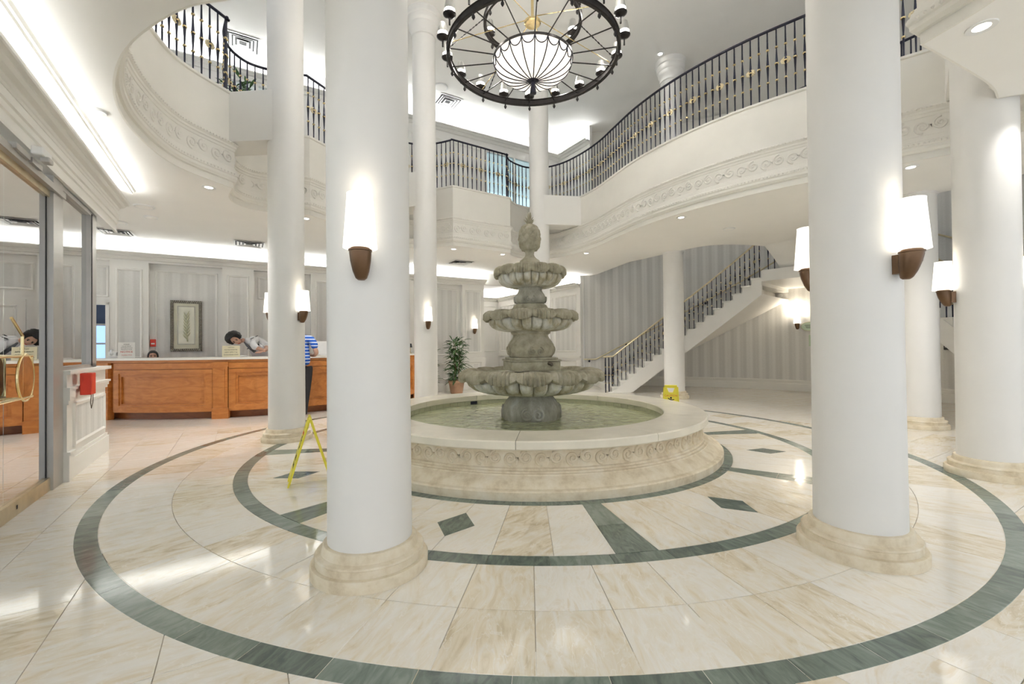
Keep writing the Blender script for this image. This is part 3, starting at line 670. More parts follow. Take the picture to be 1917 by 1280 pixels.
# glass door
d1 = struct('door_1', 'frameless glass entrance door with brass sill and brass pull', 'door')
m = MB(); uvbox(m, UD-.06, UD-.048, -.16, .72, .12, 2.74); m.build('door_glass', 'glass', d1)
m = MB(); uvbox(m, UD-.06, UD-.048, -2.4, -.168, .12, 2.74); m.build('door_glass', 'glass', d1)
m = MB(); uvbox(m, UD-.08, UD-.02, -2.4, .74, .0, .12); m.build('brass_sill', 'brassd', d1)
m = MB(); uvbox(m, UD-.078, UD-.025, -2.4, .72, 2.74, 2.80); m.build('brass_head_rail', 'brassd', d1)
m = MB(); uvbox(m, UD-.075, UD+.0, .72, .99, 0, 2.95); m.build('door_post', 'alu', d1)
m = MB(); uvbox(m, UD-.12, UD+.02, -6, .99, 2.80, 2.86); m.build('head_channel', 'alu', d1)
m = MB(); uvbox(m, UD-.062, UD-.045, .70, .722, .1, 2.8); m.build('rubber_seal', 'black', d1)
m = MB(); m.bbox(UD-.02, UD, -.17, -.13, .25, .3, .004) if False else uvbox(m, UD-.021, UD-.018, -.02, 0, .05, .08); m.build('lock_keyhole', 'black', d1)
for (a, b) in ((-.25, .02), (.06, .28)):
    m = MB(); uvbox(m, UD-.02, UD+.045, a, b, 2.845, 2.89); m.build('door_closer', 'alu', d1)
# round wood faced pull plates in a brass frame
def oval_plate(v, du):
    t = MB(); n = 40; pts = [W(UD+du, v+.16*cos(2*PI*k/n), 1.09+.185*sin(2*PI*k/n)) for k in range(n)]
    t.tube(pts, .009, 6, True); t.build('pull_rim', 'brass', d1)
    t = MB(); f = [W(UD+du-.004, v+.152*cos(2*PI*k/n), 1.09+.18*sin(2*PI*k/n)) for k in range(n)]; b = [W(UD+du+.004, v+.152*cos(2*PI*k/n), 1.09+.18*sin(2*PI*k/n)) for k in range(n)]
    t.add(f+b, [tuple(range(n)), tuple(range(2*n-1, n-1, -1))]+[(k, (k+1) % n, n+(k+1) % n, n+k) for k in range(n)]); t.build('pull_plate', 'wood', d1)
oval_plate(-.04, .035); oval_plate(-.04, -.12)
for z in (1.26, .93):
    m = MB(); m.tube([W(UD+.03, -.6, z), W(UD+.03, .10, z)], .012, 8); m.tube([W(UD-.12, -.1, z), W(UD+.03, -.1, z)], .010, 8); m.build('pull_bar', 'brass', d1)
for v in (-.10, .10):
    m = MB(); m.tube([W(UD+.03, v, .93), W(UD+.03, v, 1.26)], .010, 8); m.build('pull_bar', 'brass', d1)
m = MB(); m.tube([W(UD+.035, -.10, 1.26), W(UD+.035, -.10, 1.42), W(UD+.035, -.3, 1.55)], .010, 8); m.build('pull_bar', 'brass', d1)
# vestibule half wall seen through the door
wv = struct('wall_vestibule', 'low panelled vestibule wall behind the glass door', 'wall')
m = MB(); uvbox(m, -8, UD-.12, 1.02, 1.14, 0, 1.06); m.build('half_wall', 'trim', wv)
for (z0, z1, d) in ((1.04, 1.09, .05), (.80, .86, .04), (0, .2, .03)):
    m = MB(); uvbox(m, -8, UD-.12, 1.02-d, 1.14, z0, z1); m.build('chair_rail' if z0 > .3 else 'baseboard', 'trim', wv)
m = MB(); uvbox(m, -7.5, UD-.32, 1.015, 1.02, .28, .74); m.build('wallpaper_panel', 'paper', wv, uv=UVu)
# ceiling cove tray edge over the vestibule is the common ceiling
# things on the entrance wall
p = W(UD+.085, 1.36, .80)
e = thing('alarm_box', 'red alarm box with short chain on the half wall by the door', 'alarm box', p, AX)
m = MB(); m.bbox(-.03, .065, -.08, .08, .03, .26, .008); m.build('box_body', 'red', e)
m = MB(); m.box(-.015, .055, .0805, .083, .05, .22); [m.box(-.005, .045, .083, .0835, .07+.03*k, .078+.03*k) for k in range(5)]; m.build('info_card', 'bronze', e)
m = MB(); m.tube([(.05, -.02, .04), (.045, -.03, -.06), (.045, 0, -.12), (.05, .03, -.06), (.05, .04, .04)], .004, 5); m.build('chain', 'bronzed', e)
p = W(-5.1, 1.012, .48); e = thing('power_outlet', 'white wall outlet on the vestibule half wall behind glass', 'outlet', p, AX)
m = MB(); m.bbox(-.045, .045, -.008, .002, -.06, .06, .002); m.build('cover_plate', 'plas', e)
m = MB(); [m.box(x-.004, x+.004, -.0095, -.008, z-.012, z+.012) for x in (-.014, .014) for z in (-.028, .028)]; o = m.build('slots', 'ink', e); o['kind'] = 'stuff'
p = W(UD+.03, .16, 2.9); e = thing('motion_sensor', 'small grey door sensor above the glass door header', 'sensor', p, AX)
m = MB(); m.bbox(-.0, .08, -.10, .10, .02, .09, .012); m.build('sensor_body', 'plas', e)
m = MB(); m.bbox(.04, .10, -.04, .06, -.015, .03, .01); m.build('sensor_lens', 'alu', e)
pv = W(-7.5, VR, 1.86); sconce((pv.x, pv.y, 1.86), AX-PI/2, 'lit sconce on the far wall seen through the glass door', 5)
pv = W(2.74, VR, 1.86); sconce((pv.x, pv.y, 1.86), AX-PI/2, 'lit sconce on the reception wall beside the potted plant')
pv = W(4.1, 11.4, 1.86); sconce((pv.x, pv.y, 1.86), AX-PI/2, 'small lit sconce deep in the bright hall')
for (a, lab) in ((.1825, 'lit sconce on the curved striped wall under the stairs'), (-.271, 'lit sconce on the curved wall seen between the right columns')):
    q = W(*wcp(a, RW-.005), 1.86); sconce(q, AX+a+PI, lab, 14)
# ================================================================== RECEPTION COUNTER (arc in plan)
KC, KR = (-2.45, 9.1), 4.35
def kp(a, r): return (KC[0]+r*sin(a), KC[1]-r*cos(a))     # a = 0 towards the lobby
def arc_slab(mb, a0, a1, r0, r1, z0, z1, n=10):
    pts = [W(*kp(a0+(a1-a0)*k/n, r1)) for k in range(n+1)]+[W(*kp(a1-(a1-a0)*k/n, r0)) for k in range(n+1)]
    return mb.prism(pts, z0, z1)
kc = thing('reception_counter', 'long curved cherry wood reception counter with panelled front', 'counter', W(*kp(0, KR)), 0)
def kbuild(mb, name, mat, smooth=None):
    L = W(*kp(0, KR)); mb.v = [(x-L.x, y-L.y, z-L.z) for x, y, z in mb.v]; return mb.build(name, mat, kc, smooth)
A0 = rad(-46.0); bays = [(-44.4, -16.8), (-16.8, 12.4), (12.4, 41.4)]
m = MB(); arc_slab(m, rad(-50), rad(43.5), KR-.62, KR-.025, .14, 1.085, 36); kbuild(m, 'body', 'wood')
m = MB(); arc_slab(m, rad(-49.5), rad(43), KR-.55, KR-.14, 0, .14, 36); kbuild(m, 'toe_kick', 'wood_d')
m = MB(); arc_slab(m, rad(-50.5), rad(44), KR-.68, KR+.05, 1.105, 1.15, 40); kbuild(m, 'counter_top', 'ctop')
m = MB(); arc_slab(m, rad(-50), rad(43.6), KR-.03, KR+.022, 1.06, 1.105, 40); kbuild(m, 'top_moulding', 'wood')
for q in (-45.6, -16.8, 12.4, 42.2):
    m = MB(); w = rad(1.6); arc_slab(m, rad(q)-w, rad(q)+w, KR-.05, KR+.05, .0, 1.06, 3)
    arc_slab(m, rad(q)-w*1.12, rad(q)+w*1.12, KR-.05, KR+.065, 0, .2, 3); arc_slab(m, rad(q)-w*.62, rad(q)+w*.62, KR-.05, KR+.064, .3, .93, 3); arc_slab(m, rad(q)-w*1.1, rad(q)+w*1.1, KR-.05, KR+.06, .97, 1.06, 3); kbuild(m, 'post', 'wood')
for (q0, q1) in bays:
    a0, a1 = rad(q0+1.75), rad(q1-1.75)
    for (b0, b1, z0, z1) in ((a0, a1, .14, .26), (a0, a1, .86, .93), (a0, a0+rad(1.5), .26, .86), (a1-rad(1.5), a1, .26, .86)):
        m = MB(); arc_slab(m, b0, b1, KR-.03, KR+.03, z0, z1, 10); kbuild(m, 'rail' if b1-b0 > .2 else 'stile', 'wood')
    m = MB(); arc_slab(m, a0+rad(1.5), a1-rad(1.5), KR-.06, KR-.018, .26, .86, 10); kbuild(m, 'front_panel', 'wood')
    m = MB(); b0, b1 = a0+rad(1.5), a1-rad(1.5); w = rad(.5)
    for (c0, c1, z0, z1) in ((b0, b1, .26, .295), (b0, b1, .80, .86), (b0, b0+w, .295, .80), (b1-w, b1, .295, .80)): arc_slab(m, c0, c1, KR-.03, KR+.010, z0, z1, 10)
    kbuild(m, 'panel_moulding', 'wood')
    m = MB(); arc_slab(m, a0, a1, KR-.03, KR+.02, .94, 1.05, 10); kbuild(m, 'frieze_board', 'wood')

# ================================================================== STAIRS
RI, AS, AE, NST = 4.6, 1.03, .215, 18
ZL = 3.1; RISE = ZL/NST; DA = (AS-AE)/(NST-1)
def stair(sgn, label, rlabel, wlabel):
    st = thing('staircase', label, 'staircase', W(*[wcp(AS, RI)[0], sgn*wcp(AS, RI)[1]]), 0, 'pair of curved staircases')
    L = st.location
    def P(a, r, z): u, v = wcp(a, r); q = W(u, sgn*v, z); return Vector((q.x-L.x, q.y-L.y, q.z))
    def fix(fs): return fs if sgn > 0 else [tuple(f[::-1]) for f in fs]
    for i in range(NST-1):
        a, b = AS-DA*i, AS-DA*(i+1); z0, z1 = RISE*i, RISE*(i+1)
        n = 4; vs = []; nz = .022/RI
        for (aa, bb, za, zb) in ((a+nz, b, z1-.035, z1), (a, b, z0-.02 if i else 0, z1-.035)):
            base = len(vs); r0 = RI-.03 if za > z0+.01 and za == z1-.035 else RI-.0
            for z in (za, zb):
                for ang in (aa, bb):
                    for r in (r0, RW): vs.append(P(ang, r, z))
        f1 = [(0, 2, 3, 1), (4, 5, 7, 6), (0, 1, 5, 4), (2, 6, 7, 3), (0, 4, 6, 2), (1, 3, 7, 5)]
        mb = MB(); mb.add(vs, f1+[tuple(k+8 for k in f) for f in f1]); mb.build('step', 'trim', st)
    # stringer on the open side and the plaster soffit
    n = 40; vs = []
    for k in range(n+1):
        a = AS+.02-(AS+.02-AE)*k/n; z = max(0, RISE*((AS-a)/DA)); lo = max(0.0, z-.42) if k > 2 else 0
        for r in (RI-.02, RI+.05): vs += [P(a, r, lo), P(a, r, z+.02)]
    fs = []
    for k in range(n):
        b, c = 4*k, 4*(k+1); fs += [(b, c, c+1, b+1), (b+2, b+3, c+3, c+2), (b, b+2, c+2, c), (b+1, c+1, c+3, b+3)]
    fs += [(0, 1, 3, 2), (4*n, 4*n+2, 4*n+3, 4*n+1)]
    MB().add(vs, fs).build('stringer', 'white', st)
    vs = []; fs = []
    for k in range(n+1):
        a = AS-.12-(AS-.12-AE)*k/n; z = max(.0, RISE*((AS-a)/DA)-.40)
        vs += [P(a, RI, z), P(a, RW, z)]
    MB().add(vs, [(2*k, 2*k+1, 2*k+3, 2*k+2) for k in range(n)]).build('soffit', 'white', st, True)
    # railing
    rl = thing('stair_railing', rlabel, 'railing', L, 0, 'staircase railings')
    hr = []; 
    for k in range(41):
        a = AS+.01-(AS+.01-AE)*k/40; hr.append(P(a, RI+.05, RISE*((AS-a)/DA)+RISE*.6+.86))
    hr = [P(AS+.05, RI+.02, .98), P(AS+.03, RI+.04, .99)]+hr[1:]
    hr += [P(AE-.05-.06*k, RI+.05, ZL+1.0) for k in range(1, 3)]
    MB().tube(hr, .022, 8).build('handrail', 'brassd', rl, True)
    for i in range(NST-1):
        for t in (.25, .75):
            a = AS-DA*(i+t); z = RISE*(i+1); h = RISE*((AS-a)/DA)+RISE*.6+.85-z
            bal(rl, P(a, RI+.05, z), h, (2*i+(t > .5)) % 5 == 2)
    for k in range(6):
        a = AS+.035-.02*(k % 3); bal(rl, P(a, RI+.04+.05*(k//3), .0), .97, False, 1.0)
    for k in range(2): bal(rl, P(AE-.03-.03*k, RI+.05, ZL), 1.0, False)
    # handrail on the wall
    wl = thing('wall_handrail', wlabel, 'handrail', L, 0, 'brass wall handrails')
    pts = [P(AS+.06-(AS+.06-AE)*k/30, RW-.08, max(.0, RISE*((AS-(AS+.06-(AS+.06-AE)*k/30))/DA))+.86) for k in range(31)]
    MB().tube(pts, .02, 8).build('rail', 'brassd', wl, True)
    for k in (1, 7, 13, 19, 25, 29):
        p = pts[k]; a = AS+.06-(AS+.06-AE)*k/30; q = P(a, RW-.01, p.z-.06)
        mb = MB(); mb.tube([p, p+Vector((0, 0, -.05)), q], .010, 6); mb.sphere((q.x, q.y, q.z), .035, 8, 5); mb.build('rail_bracket', 'iron', wl)
    return st
# baluster: dark tapered spindle with brass collars, some with a rosette
def bal_meshes():
    sp = MB(); sp.lathe([(.0075, 0), (.0075, .08), (.0095, .24), (.006, .27), (.0065, .30), (.0145, .485), (.006, .50), (.0145, .515), (.0065, .70), (.006, .73), (.0095, .76), (.0075, .92), (.0075, 1.0)], 6)
    co = MB()
    for z, r in ((.27, .016), (.5, .021), (.73, .016)): co.lathe([(.004, z-.016), (r, z-.008), (r, z+.008), (.004, z+.016)], 8)
    ro = MB(); n = 14
    for k in range(n):
        a = 2*PI*k/n; ro.sphere((.0, .042*cos(a), .5+.042*sin(a)), .0115, 6, 4)
    ro.lathe([(.0, 0)], 3) if False else None
    ro.add([(x, .040*cos(2*PI*k/n), .5+.040*sin(2*PI*k/n)) for x in (-.007, .007) for k in range(n)], [tuple(range(n)), tuple(range(2*n-1, n-1, -1))]+[(k, (k+1) % n, n+(k+1) % n, n+k) for k in range(n)])
    ro.sphere((.008, 0, .5), .012, 7, 4); ro.sphere((-.008, 0, .5), .012, 7, 4)
    return mesh_of('baluster', sp, 'iron', 40), mesh_of('brass_collars', co, 'brass', 40), mesh_of('rosette', ro, 'brassd', 40)
BM = bal_meshes()
def bal(parent, p, h, rosette=False, rz=0, wide=1.35):
    b = link('baluster', BM[0], parent, p, rz); b.scale = (wide, wide, h)
    c = link('brass_collars', BM[1], b); c['kind'] = 'stuff'
    if h < .9: pass
    if rosette:
        r = link('rosette', BM[2], b)
    return b
stair(1, 'curved white staircase rising behind the fountain to the right', 'black and brass railing of the staircase behind the fountain', 'brass handrail on the striped wall of the staircase behind the fountain')
stair(-1, 'mirrored white staircase at the far right edge', 'black and brass railing of the staircase at the right edge', 'brass handrail on the wall of the staircase at the right edge')
# landing joining the two flights
ld = thing('stair_landing', 'white landing block between the two staircases under the balcony', 'landing', W(8.6, 0, ZL-.25))
m = MB(); n = 14
for sg in (1,):
    ou = [wcp(AE-2*AE*k/n, RW) for k in range(n+1)]; inn = [wcp(-AE+2*AE*k/n, RI-.02) for k in range(n+1)]
    pl = [W(*p) for p in ou+inn]; L = ld.location; m.prism([(p.x-L.x, p.y-L.y) for p in pl][::-1], -.02, .25)
m.build('landing_slab', 'white', ld)
m = MB(); L = ld.location
side = [(6.9, 3.6), (7.0, 3.55), (7.27, 3.38), (7.5, 3.22), (7.65, 3.08), (7.73, 2.96), (7.9, 2.93), (9.6, 2.93), (9.6, 3.6)]; vs = []
for v in (-.62, .62):
    for (u, z) in side: p = W(u, v, z); vs.append((p.x-L.x, p.y-L.y, p.z-L.z))
k = len(side); m.add(vs, [tuple(range(k)), tuple(range(2*k-1, k-1, -1))]+[(i, k+i, k+(i+1) % k, (i+1) % k) for i in range(k)]); m.build('upper_flight_casing', 'white', ld)

# ================================================================== BALCONY RAILINGS
def railing(pts_uv, label, every=.118, ros=4, off=-.07, phase=2, curbz=ZCURB):
    path = [W2(*p) for p in pts_uv]; m = len(path); pp = []
    for i in range(m):
        a = path[max(0, i-1)]; b = path[min(m-1, i+1)]; t = (b-a).normalized(); pp.append(path[i]+Vector((-t.y, t.x))*off)
    rl = thing('balcony_railing', label, 'railing', (pp[0].x, pp[0].y, curbz), 0, 'balcony railings round the atrium'); L = Vector((pp[0].x, pp[0].y))
    MB().tube([(p.x-L.x, p.y-L.y, ZRAIL-ZCURB) for p in pp], .021, 8).build('handrail', 'iron', rl, True)
    tot = sum((pp[i+1]-pp[i]).length for i in range(m-1)); n = max(1, round(tot/every))
    for k, (p, t) in enumerate(resample(pp, tot/n*.99999, tot/n/2)):
        bal(rl, (p.x-L.x, p.y-L.y, 0), ZRAIL-ZCURB, k % ros == phase, math.atan2(t.y, t.x)+PI/2)
    return rl
railing(ARC, 'long curved black railing on the right balcony above the stairs')
railing(BAY1+NICF[1:], 'short straight black railing on the upper balcony behind the fountain')
railing(BAY2+NICG[1:], 'black railing glimpsed on both sides of the reception column')
railing(ENT, 'curved black railing above the entrance at top left')
rl = railing([(5.75, -3.3), (5.75, -.7)], 'distant black stairwell railing behind the right balcony', off=0, curbz=5.1)

# ================================================================== FOUNTAIN
ft = thing('fountain', 'three tiered stone fountain with pineapple finial in a round basin', 'fountain', (FC.x, FC.y, 0))
m = MB(); m.lathe([(2.385, 0), (2.385, .07), (2.375, .082), (2.34, .088), (2.325, .10), (2.30, .125), (2.255, .15), (2.225, .168), (2.222, .178), (2.20, .182), (2.195, .195), (2.175, .20), (2.172, .215), (2.155, .222), (2.15, .385), (2.0, .386)], 128, caps=False)
m.build('basin_wall', 'lime', ft, 28)
m = MB(); m.lathe([(1.735, .10), (1.735, .386)], 128, caps=False); m.build('basin_lining', 'poolt', ft, True)
# coping in slabs with fine joints
nC = 10; st = 2*PI/nC
def cop_mesh():
    mb = MB(); seg_n = 14; prof2 = [(1.72, .386), (1.72, .462), (1.728, .47), (2.212, .47), (2.224, .458), (2.224, .398), (2.212, .386)]
    g0 = .0012
    vs = []; k = len(prof2)
    for i in range(seg_n+1):
        a = -st/2+g0+(st-2*g0)*i/seg_n
        vs += [(r*cos(a), r*sin(a), z) for r, z in prof2]
    fs = [(i*k+q, (i+1)*k+q, (i+1)*k+(q+1) % k, i*k+(q+1) % k) for i in range(seg_n) for q in range(k)]+[tuple(range(k)), tuple(range(seg_n*k, (seg_n+1)*k))[::-1]]
    mb.add(vs, fs); bm = bmesh.new(); me = mesh_of('coping_slab', mb, 'coping', 30); bm.from_mesh(me); bmesh.ops.recalc_face_normals(bm, faces=bm.faces); bm.to_mesh(me); bm.free(); return me
cm_ = cop_mesh()
for k in range(nC): link('coping_slab', cm_, ft, (0, 0, 0), rad(-96)+st/2+st*k)
# lining tiles under the coping
lt = MB(); wti = 2*PI*1.732/72
lt.box(-.006, 0, -wti/2+.003, wti/2-.003, .27, .378); ltm = mesh_of('lining_tile', lt, 'poolt')
for k in range(72): link('lining_tile', ltm, ft, (1.732*cos(k*PI/36), 1.732*sin(k*PI/36), 0), k*PI/36)
m = MB(); m.bbox(-.01, .01, -.06, .06, .325, .375, .004); m.build('skimmer_grille', 'iron', ft, loc=(1.724*cos(rad(122)), 1.724*sin(rad(122)), 0), rotz=rad(122))
# water with fine ripples, real geometry
nr, na = 46, 120; vs = [(0, 0, .322)]; fs = []
for i in range(1, nr+1):
    r = 1.736*i/nr
    for k in range(na):
        a = 2*PI*k/na; e = math.exp(-((r-.95)/.38)**2)
        z = .322+.004*e*(sin(34*r+3*sin(5*a))+sin(23*a+9*r)+sin(61*r-17*a))*.6
        vs.append((r*cos(a), r*sin(a), z))
fs += [(0, 1+k, 1+(k+1) % na) for k in range(na)]
for i in range(nr-1): fs += [(1+i*na+k, 1+(i+1)*na+k, 1+(i+1)*na+(k+1) % na, 1+i*na+(k+1) % na) for k in range(na)]
MB().add(vs, fs).build('water', 'water', ft, True)
fs_ = scroll_mesh('scroll_relief', .275, .150, .0145, 'lime')
for k in range(49):
    a = 2*PI*k/49; link('scroll_relief', fs_, ft, (2.152*cos(a), 2.152*sin(a), .305), a+PI/2)
# central pedestal and tiers
def lobes(n, amp, ph=0.0, pw=1.0): return lambda th: amp*(abs(cos(n*th/2+ph))**pw-.5)
def square_mod(amt):
    def f(r, z, th, i):
        c = abs(cos(2*th)); return (r*(1+amt[i]*(.5-c) if isinstance(amt, list) else r), z)
    return f
def pedestal(name, prof, mat, scrolls, rot=0):
    mx = max(r for r, z in prof)
    def md(r, z, th, i): return (r*(1+.035*cos(4*th+PI)*(1 if r > mx*.7 else .3)+.012*cos(16*th)), z)
    o = MB().lathe(prof, 72, mod=md).build(name, mat, ft, 40, rotz=rot)
    zz, sz = scrolls
    rr = max(r for r, z in prof if abs(z-zz) < sz) if any(abs(z-zz) < sz for r, z in prof) else mx
    mb = MB()
    for q in range(8):
        a0 = q*PI/4+.22*(1 if q % 2 else -1)+PI/8
        pts = []
        for k in range(19):
            t = k/18; an = (2*PI*1.5*t)*(1 if q % 2 else -1)+PI/2; rd = sz*(1-.8*t); da = rd*cos(an)/rr; z = zz+rd*sin(an)
            # follow the body surface
            rz = mx
            for (r1, z1), (r2, z2) in zip(prof, prof[1:]):
                if min(z1, z2) <= z <= max(z1, z2) and abs(z2-z1) > 1e-6: rz = r1+(r2-r1)*(z-z1)/(z2-z1)
            rz *= 1+.035*cos(4*(a0+da)+PI)
            pts.append(((rz+.007)*cos(a0+da), (rz+.007)*sin(a0+da), z))
        MB().tube(pts, [sz*.23*(1-.4*k/18) for k in range(19)], 6).build('scroll_carving', mat, o, True)
    return o
pedestal('base_vase', [(.20, .30), (.385, .30), (.405, .36), (.41, .43), (.39, .50), (.345, .57), (.295, .63), (.268, .68), (.27, .72), (.30, .74), (.30, .78)], 'fount', (.41, .085))
def bowl(z0, zr, R, n, mat_petal='petal', mat_rim='fount_dry', neck=.28, ph=0):
    "gadrooned bowl with rolled, scalloped rim; z0 underside, zr top of rim"
    h = zr-z0; rb = R*.90
    pr = [(neck, z0), (neck+.35*(rb-neck), z0+.02*h), (neck+.65*(rb-neck), z0+.09*h), (neck+.85*(rb-neck), z0+.20*h), (neck+.965*(rb-neck), z0+.34*h), (rb, z0+.46*h), (rb*.985, z0+.56*h), (rb*.94, z0+.63*h)]
    def md(r, z, th, i):
        w = abs(sin(n*th/2)); e = min(1, max(0, (r-neck*1.2)/(rb-neck*1.2))); return (r*(1-.12*e*(1-w**.4)), z+.06*h*e*(1-w**.4))
    o = MB().lathe(pr, n*10, mod=md, caps=True).build('bowl', mat_petal, ft, 50, rotz=ph)
    # rolled rim: lobes drooping in groups with fluting between
    nl = n//2; N = nl*40
    pr2 = [(rb*.86, z0+.62*h), (rb*.985, z0+.60*h), (R*.965, z0+.60*h), (R*.995, z0+.67*h), (R*.99, z0+.78*h), (R*.955, z0+.89*h), (R*.90, z0+.96*h), (R*.84, z0+.95*h), (R*.80, z0+.86*h), (R*.5, z0+.66*h), (neck*.8, z0+.62*h)]
    wt = [0, .3, 1, 1, 1, .8, .7, .5, .2, 0, 0]
    def md2(r, z, th, i):
        g = (nl*th/(2*PI)) % 1; lobe = abs(sin(PI*g))**.6; fl_ = (.5+.5*cos(nl*th*8)) if .18 < g < .82 else .5
        return (r*(1+wt[i]*(.034*(lobe-.6)+.040*(fl_-.5))), z+wt[i]*h*(.07*(lobe-.5) if i > 3 else -.17*(lobe-.35)))
    MB().lathe(pr2, N, mod=md2, caps=True).build('scalloped_rim', mat_rim, o, 50)
    mb = MB(); mb.lathe([(.01, zr-.16*h), (R*.83, zr-.16*h)], 48, caps=False); mb.build('bowl_water', 'water', o)
    return o
bowl(.655, 1.005, .97, 28, neck=.30)
m = MB()
for (a, z0, z1, b) in ((.325, .98, 1.10, .012), (.335, 1.10, 1.125, .006), (.30, 1.125, 1.15, .006)): m.bbox(-a, a, -a, a, z0, z1, b)
m.build('square_plinth', 'fount_dry', ft, 30, rotz=rad(12))
pedestal('middle_vase', [(.26, 1.14), (.285, 1.15), (.305, 1.18), (.32, 1.23), (.325, 1.27), (.315, 1.32), (.285, 1.37), (.255, 1.41), (.24, 1.44), (.245, 1.46), (.27, 1.475), (.275, 1.50), (.25, 1.51), (.25, 1.55)], 'fount_dry', (1.235, .055), rad(12))
m = MB(); m.tube([(.30, 0, 1.06), (.37, 0, 1.075), (.40, 0, 1.065), (.41, 0, 1.04)], [.03, .026, .022, .018], 8); m.build('spout', 'bronzed', ft, True, rotz=rad(-50))
bowl(1.50, 1.785, .64, 24, neck=.26)
m = MB(); m.lathe([(.27, 1.74), (.27, 1.80), (.255, 1.815), (.24, 1.83), (.225, 1.86), (.19, 1.88)], 40); m.build('upper_plinth', 'fount_dry', ft, 35)
pedestal('upper_vase', [(.17, 1.87), (.20, 1.885), (.222, 1.92), (.225, 1.955), (.205, 2.0), (.178, 2.04), (.165, 2.07), (.168, 2.09), (.19, 2.105), (.195, 2.125), (.17, 2.135), (.17, 2.18)], 'fount', (1.93, .04))
bowl(2.10, 2.385, .49, 24, neck=.19)
m = MB(); m.lathe([(.155, 2.36), (.155, 2.44), (.14, 2.455), (.135, 2.475), (.10, 2.50), (.07, 2.53), (.058, 2.56), (.062, 2.59), (.07, 2.61)], 32); m.build('finial_stem', 'fount_dry', ft, 35)
# pineapple
prp = [(.02, 2.605)]+[(.152*math.sqrt(max(0, 1-abs((t-.47)/.56)**2.6)), 2.605+.375*t) for t in [k/40 for k in range(1, 40)]]+[(.03, 2.982)]
def mdp(r, z, th, i):
    t = (z-2.605)/.375; a = th*5+t*PI*3.3; b = th*5-t*PI*3.3; g = (abs(sin(a))*abs(sin(b)))**.55
    return (r*(.90+.15*g), z)
MB().lathe(prp, 120, mod=mdp).build('pineapple', 'fount_dry', ft, True)
m = MB()
for ring, (nl, ln, bend, z0) in enumerate(((9, .095, .055, 2.965), (8, .12, .035, 2.985), (6, .15, .018, 3.0), (3, .16, .005, 3.0))):
    for k in range(nl):
        a = 2*PI*(k+.5*(ring % 2))/nl; T = Matrix.Rotation(a, 4, 'Z'); vs = []
        for q in range(5):
            t = q/4; x = .03-.006*ring+bend*t**1.6; z = z0+ln*t*(1-.18*t*(1 if bend > .03 else .3)); wd = .020*(1-t)**.7*(1+.5*t)
            vs += [T @ Vector((x, -wd, z)), T @ Vector((x+.006*(1-t), 0, z)), T @ Vector((x, wd, z)), T @ Vector((x-.008*(1-t), 0, z))]
        fs = [(4*q+i, 4*q+(i+1) % 4, 4*q+4+(i+1) % 4, 4*q+4+i) for q in range(4) for i in range(4)]; m.add(vs, fs)
m.lathe([(.04, 2.96), (.045, 2.98), (.03, 3.02), (.01, 3.06)], 10)
m.build('pineapple_crown', 'fount_dry', ft, 40)
# ================================================================== CHANDELIER
ZR = 5.25
ch = thing('chandelier', 'large round bronze ring chandelier with glowing glass bowl over the fountain', 'chandelier', (FC.x+.07, FC.y, ZR))
def band(R, z0, z1, t=.016, n=96):
    m = MB(); m.lathe([(R-t, z0), (R+t, z0), (R+t*1.6, z0+.012), (R+t*.7, z0+.02), (R+t*.7, z1-.02), (R+t*1.6, z1-.012), (R+t, z1), (R-t, z1), (R-t*1.6, z1-.012), (R-t*.7, z1-.02), (R-t*.7, z0+.02), (R-t*1.6, z0+.012), (R-t, z0)], n, caps=False); return m
NL = 18; R1 = 1.16
band(R1, 0, .105).build('outer_ring', 'chand', ch, 30)
band(.66, .47, .55, .014, 64).build('inner_ring', 'chand', ch, 30)
# candle lamps
dish = MB(); dish.lathe([(.012, -.10), (.012, -.02), (.022, -.01), (.05, .0), (.078, .022), (.082, .034), (.074, .036), (.045, .02), (.03, .03), (.034, .045), (.02, .055), (.018, .12), (.001, .12)], 20)
shd = MB(); shd.lathe([(.070, .085), (.0715, .083), (.043, .215), (.040, .215), (.068, .085)], 20, caps=False); shd.add([(.041*cos(2*PI*k/20), .041*sin(2*PI*k/20), .205) for k in range(20)], [tuple(range(20))])
blb = MB(); blb.lathe([(.001, .078), (.05, .079), (.066, .088), (.06, .12), (.045, .15), (.001, .15)], 18)
fin = MB(); fin.lathe([(.012, 0), (.012, -.03), (.02, -.035), (.022, -.055), (.012, -.07), (.007, -.08), (.001, -.085)], 10)
LM = (mesh_of('candle_dish', dish, 'chand', 40), mesh_of('lamp_shade', shd, 'silver', 40), mesh_of('bulb', blb, 'bulb', 40), mesh_of('drop_finial', fin, 'chand', 40))
def candle(x, y, z):
    d = link('candle_lamp', LM[0], ch, (x, y, z)); link('lamp_shade', LM[1], d); link('bulb', LM[2], d)
for k in range(NL):
    a = 2*PI*(k+.5)/NL
    candle(R1*1.06*cos(a), R1*1.06*sin(a), .16); link('drop_finial', LM[3], ch, (R1*cos(a), R1*sin(a), .0))
    m = MB(); m.tube([(.52*cos(a), .52*sin(a), .03), (R1*cos(a), R1*sin(a), .05)], .008, 6); m.build('spoke', 'chand', ch)
for k in range(6):
    a = 2*PI*k/6+PI/6
    candle(.70*cos(a), .70*sin(a), .60); link('drop_finial', LM[3], ch, (.66*cos(a), .66*sin(a), .47))
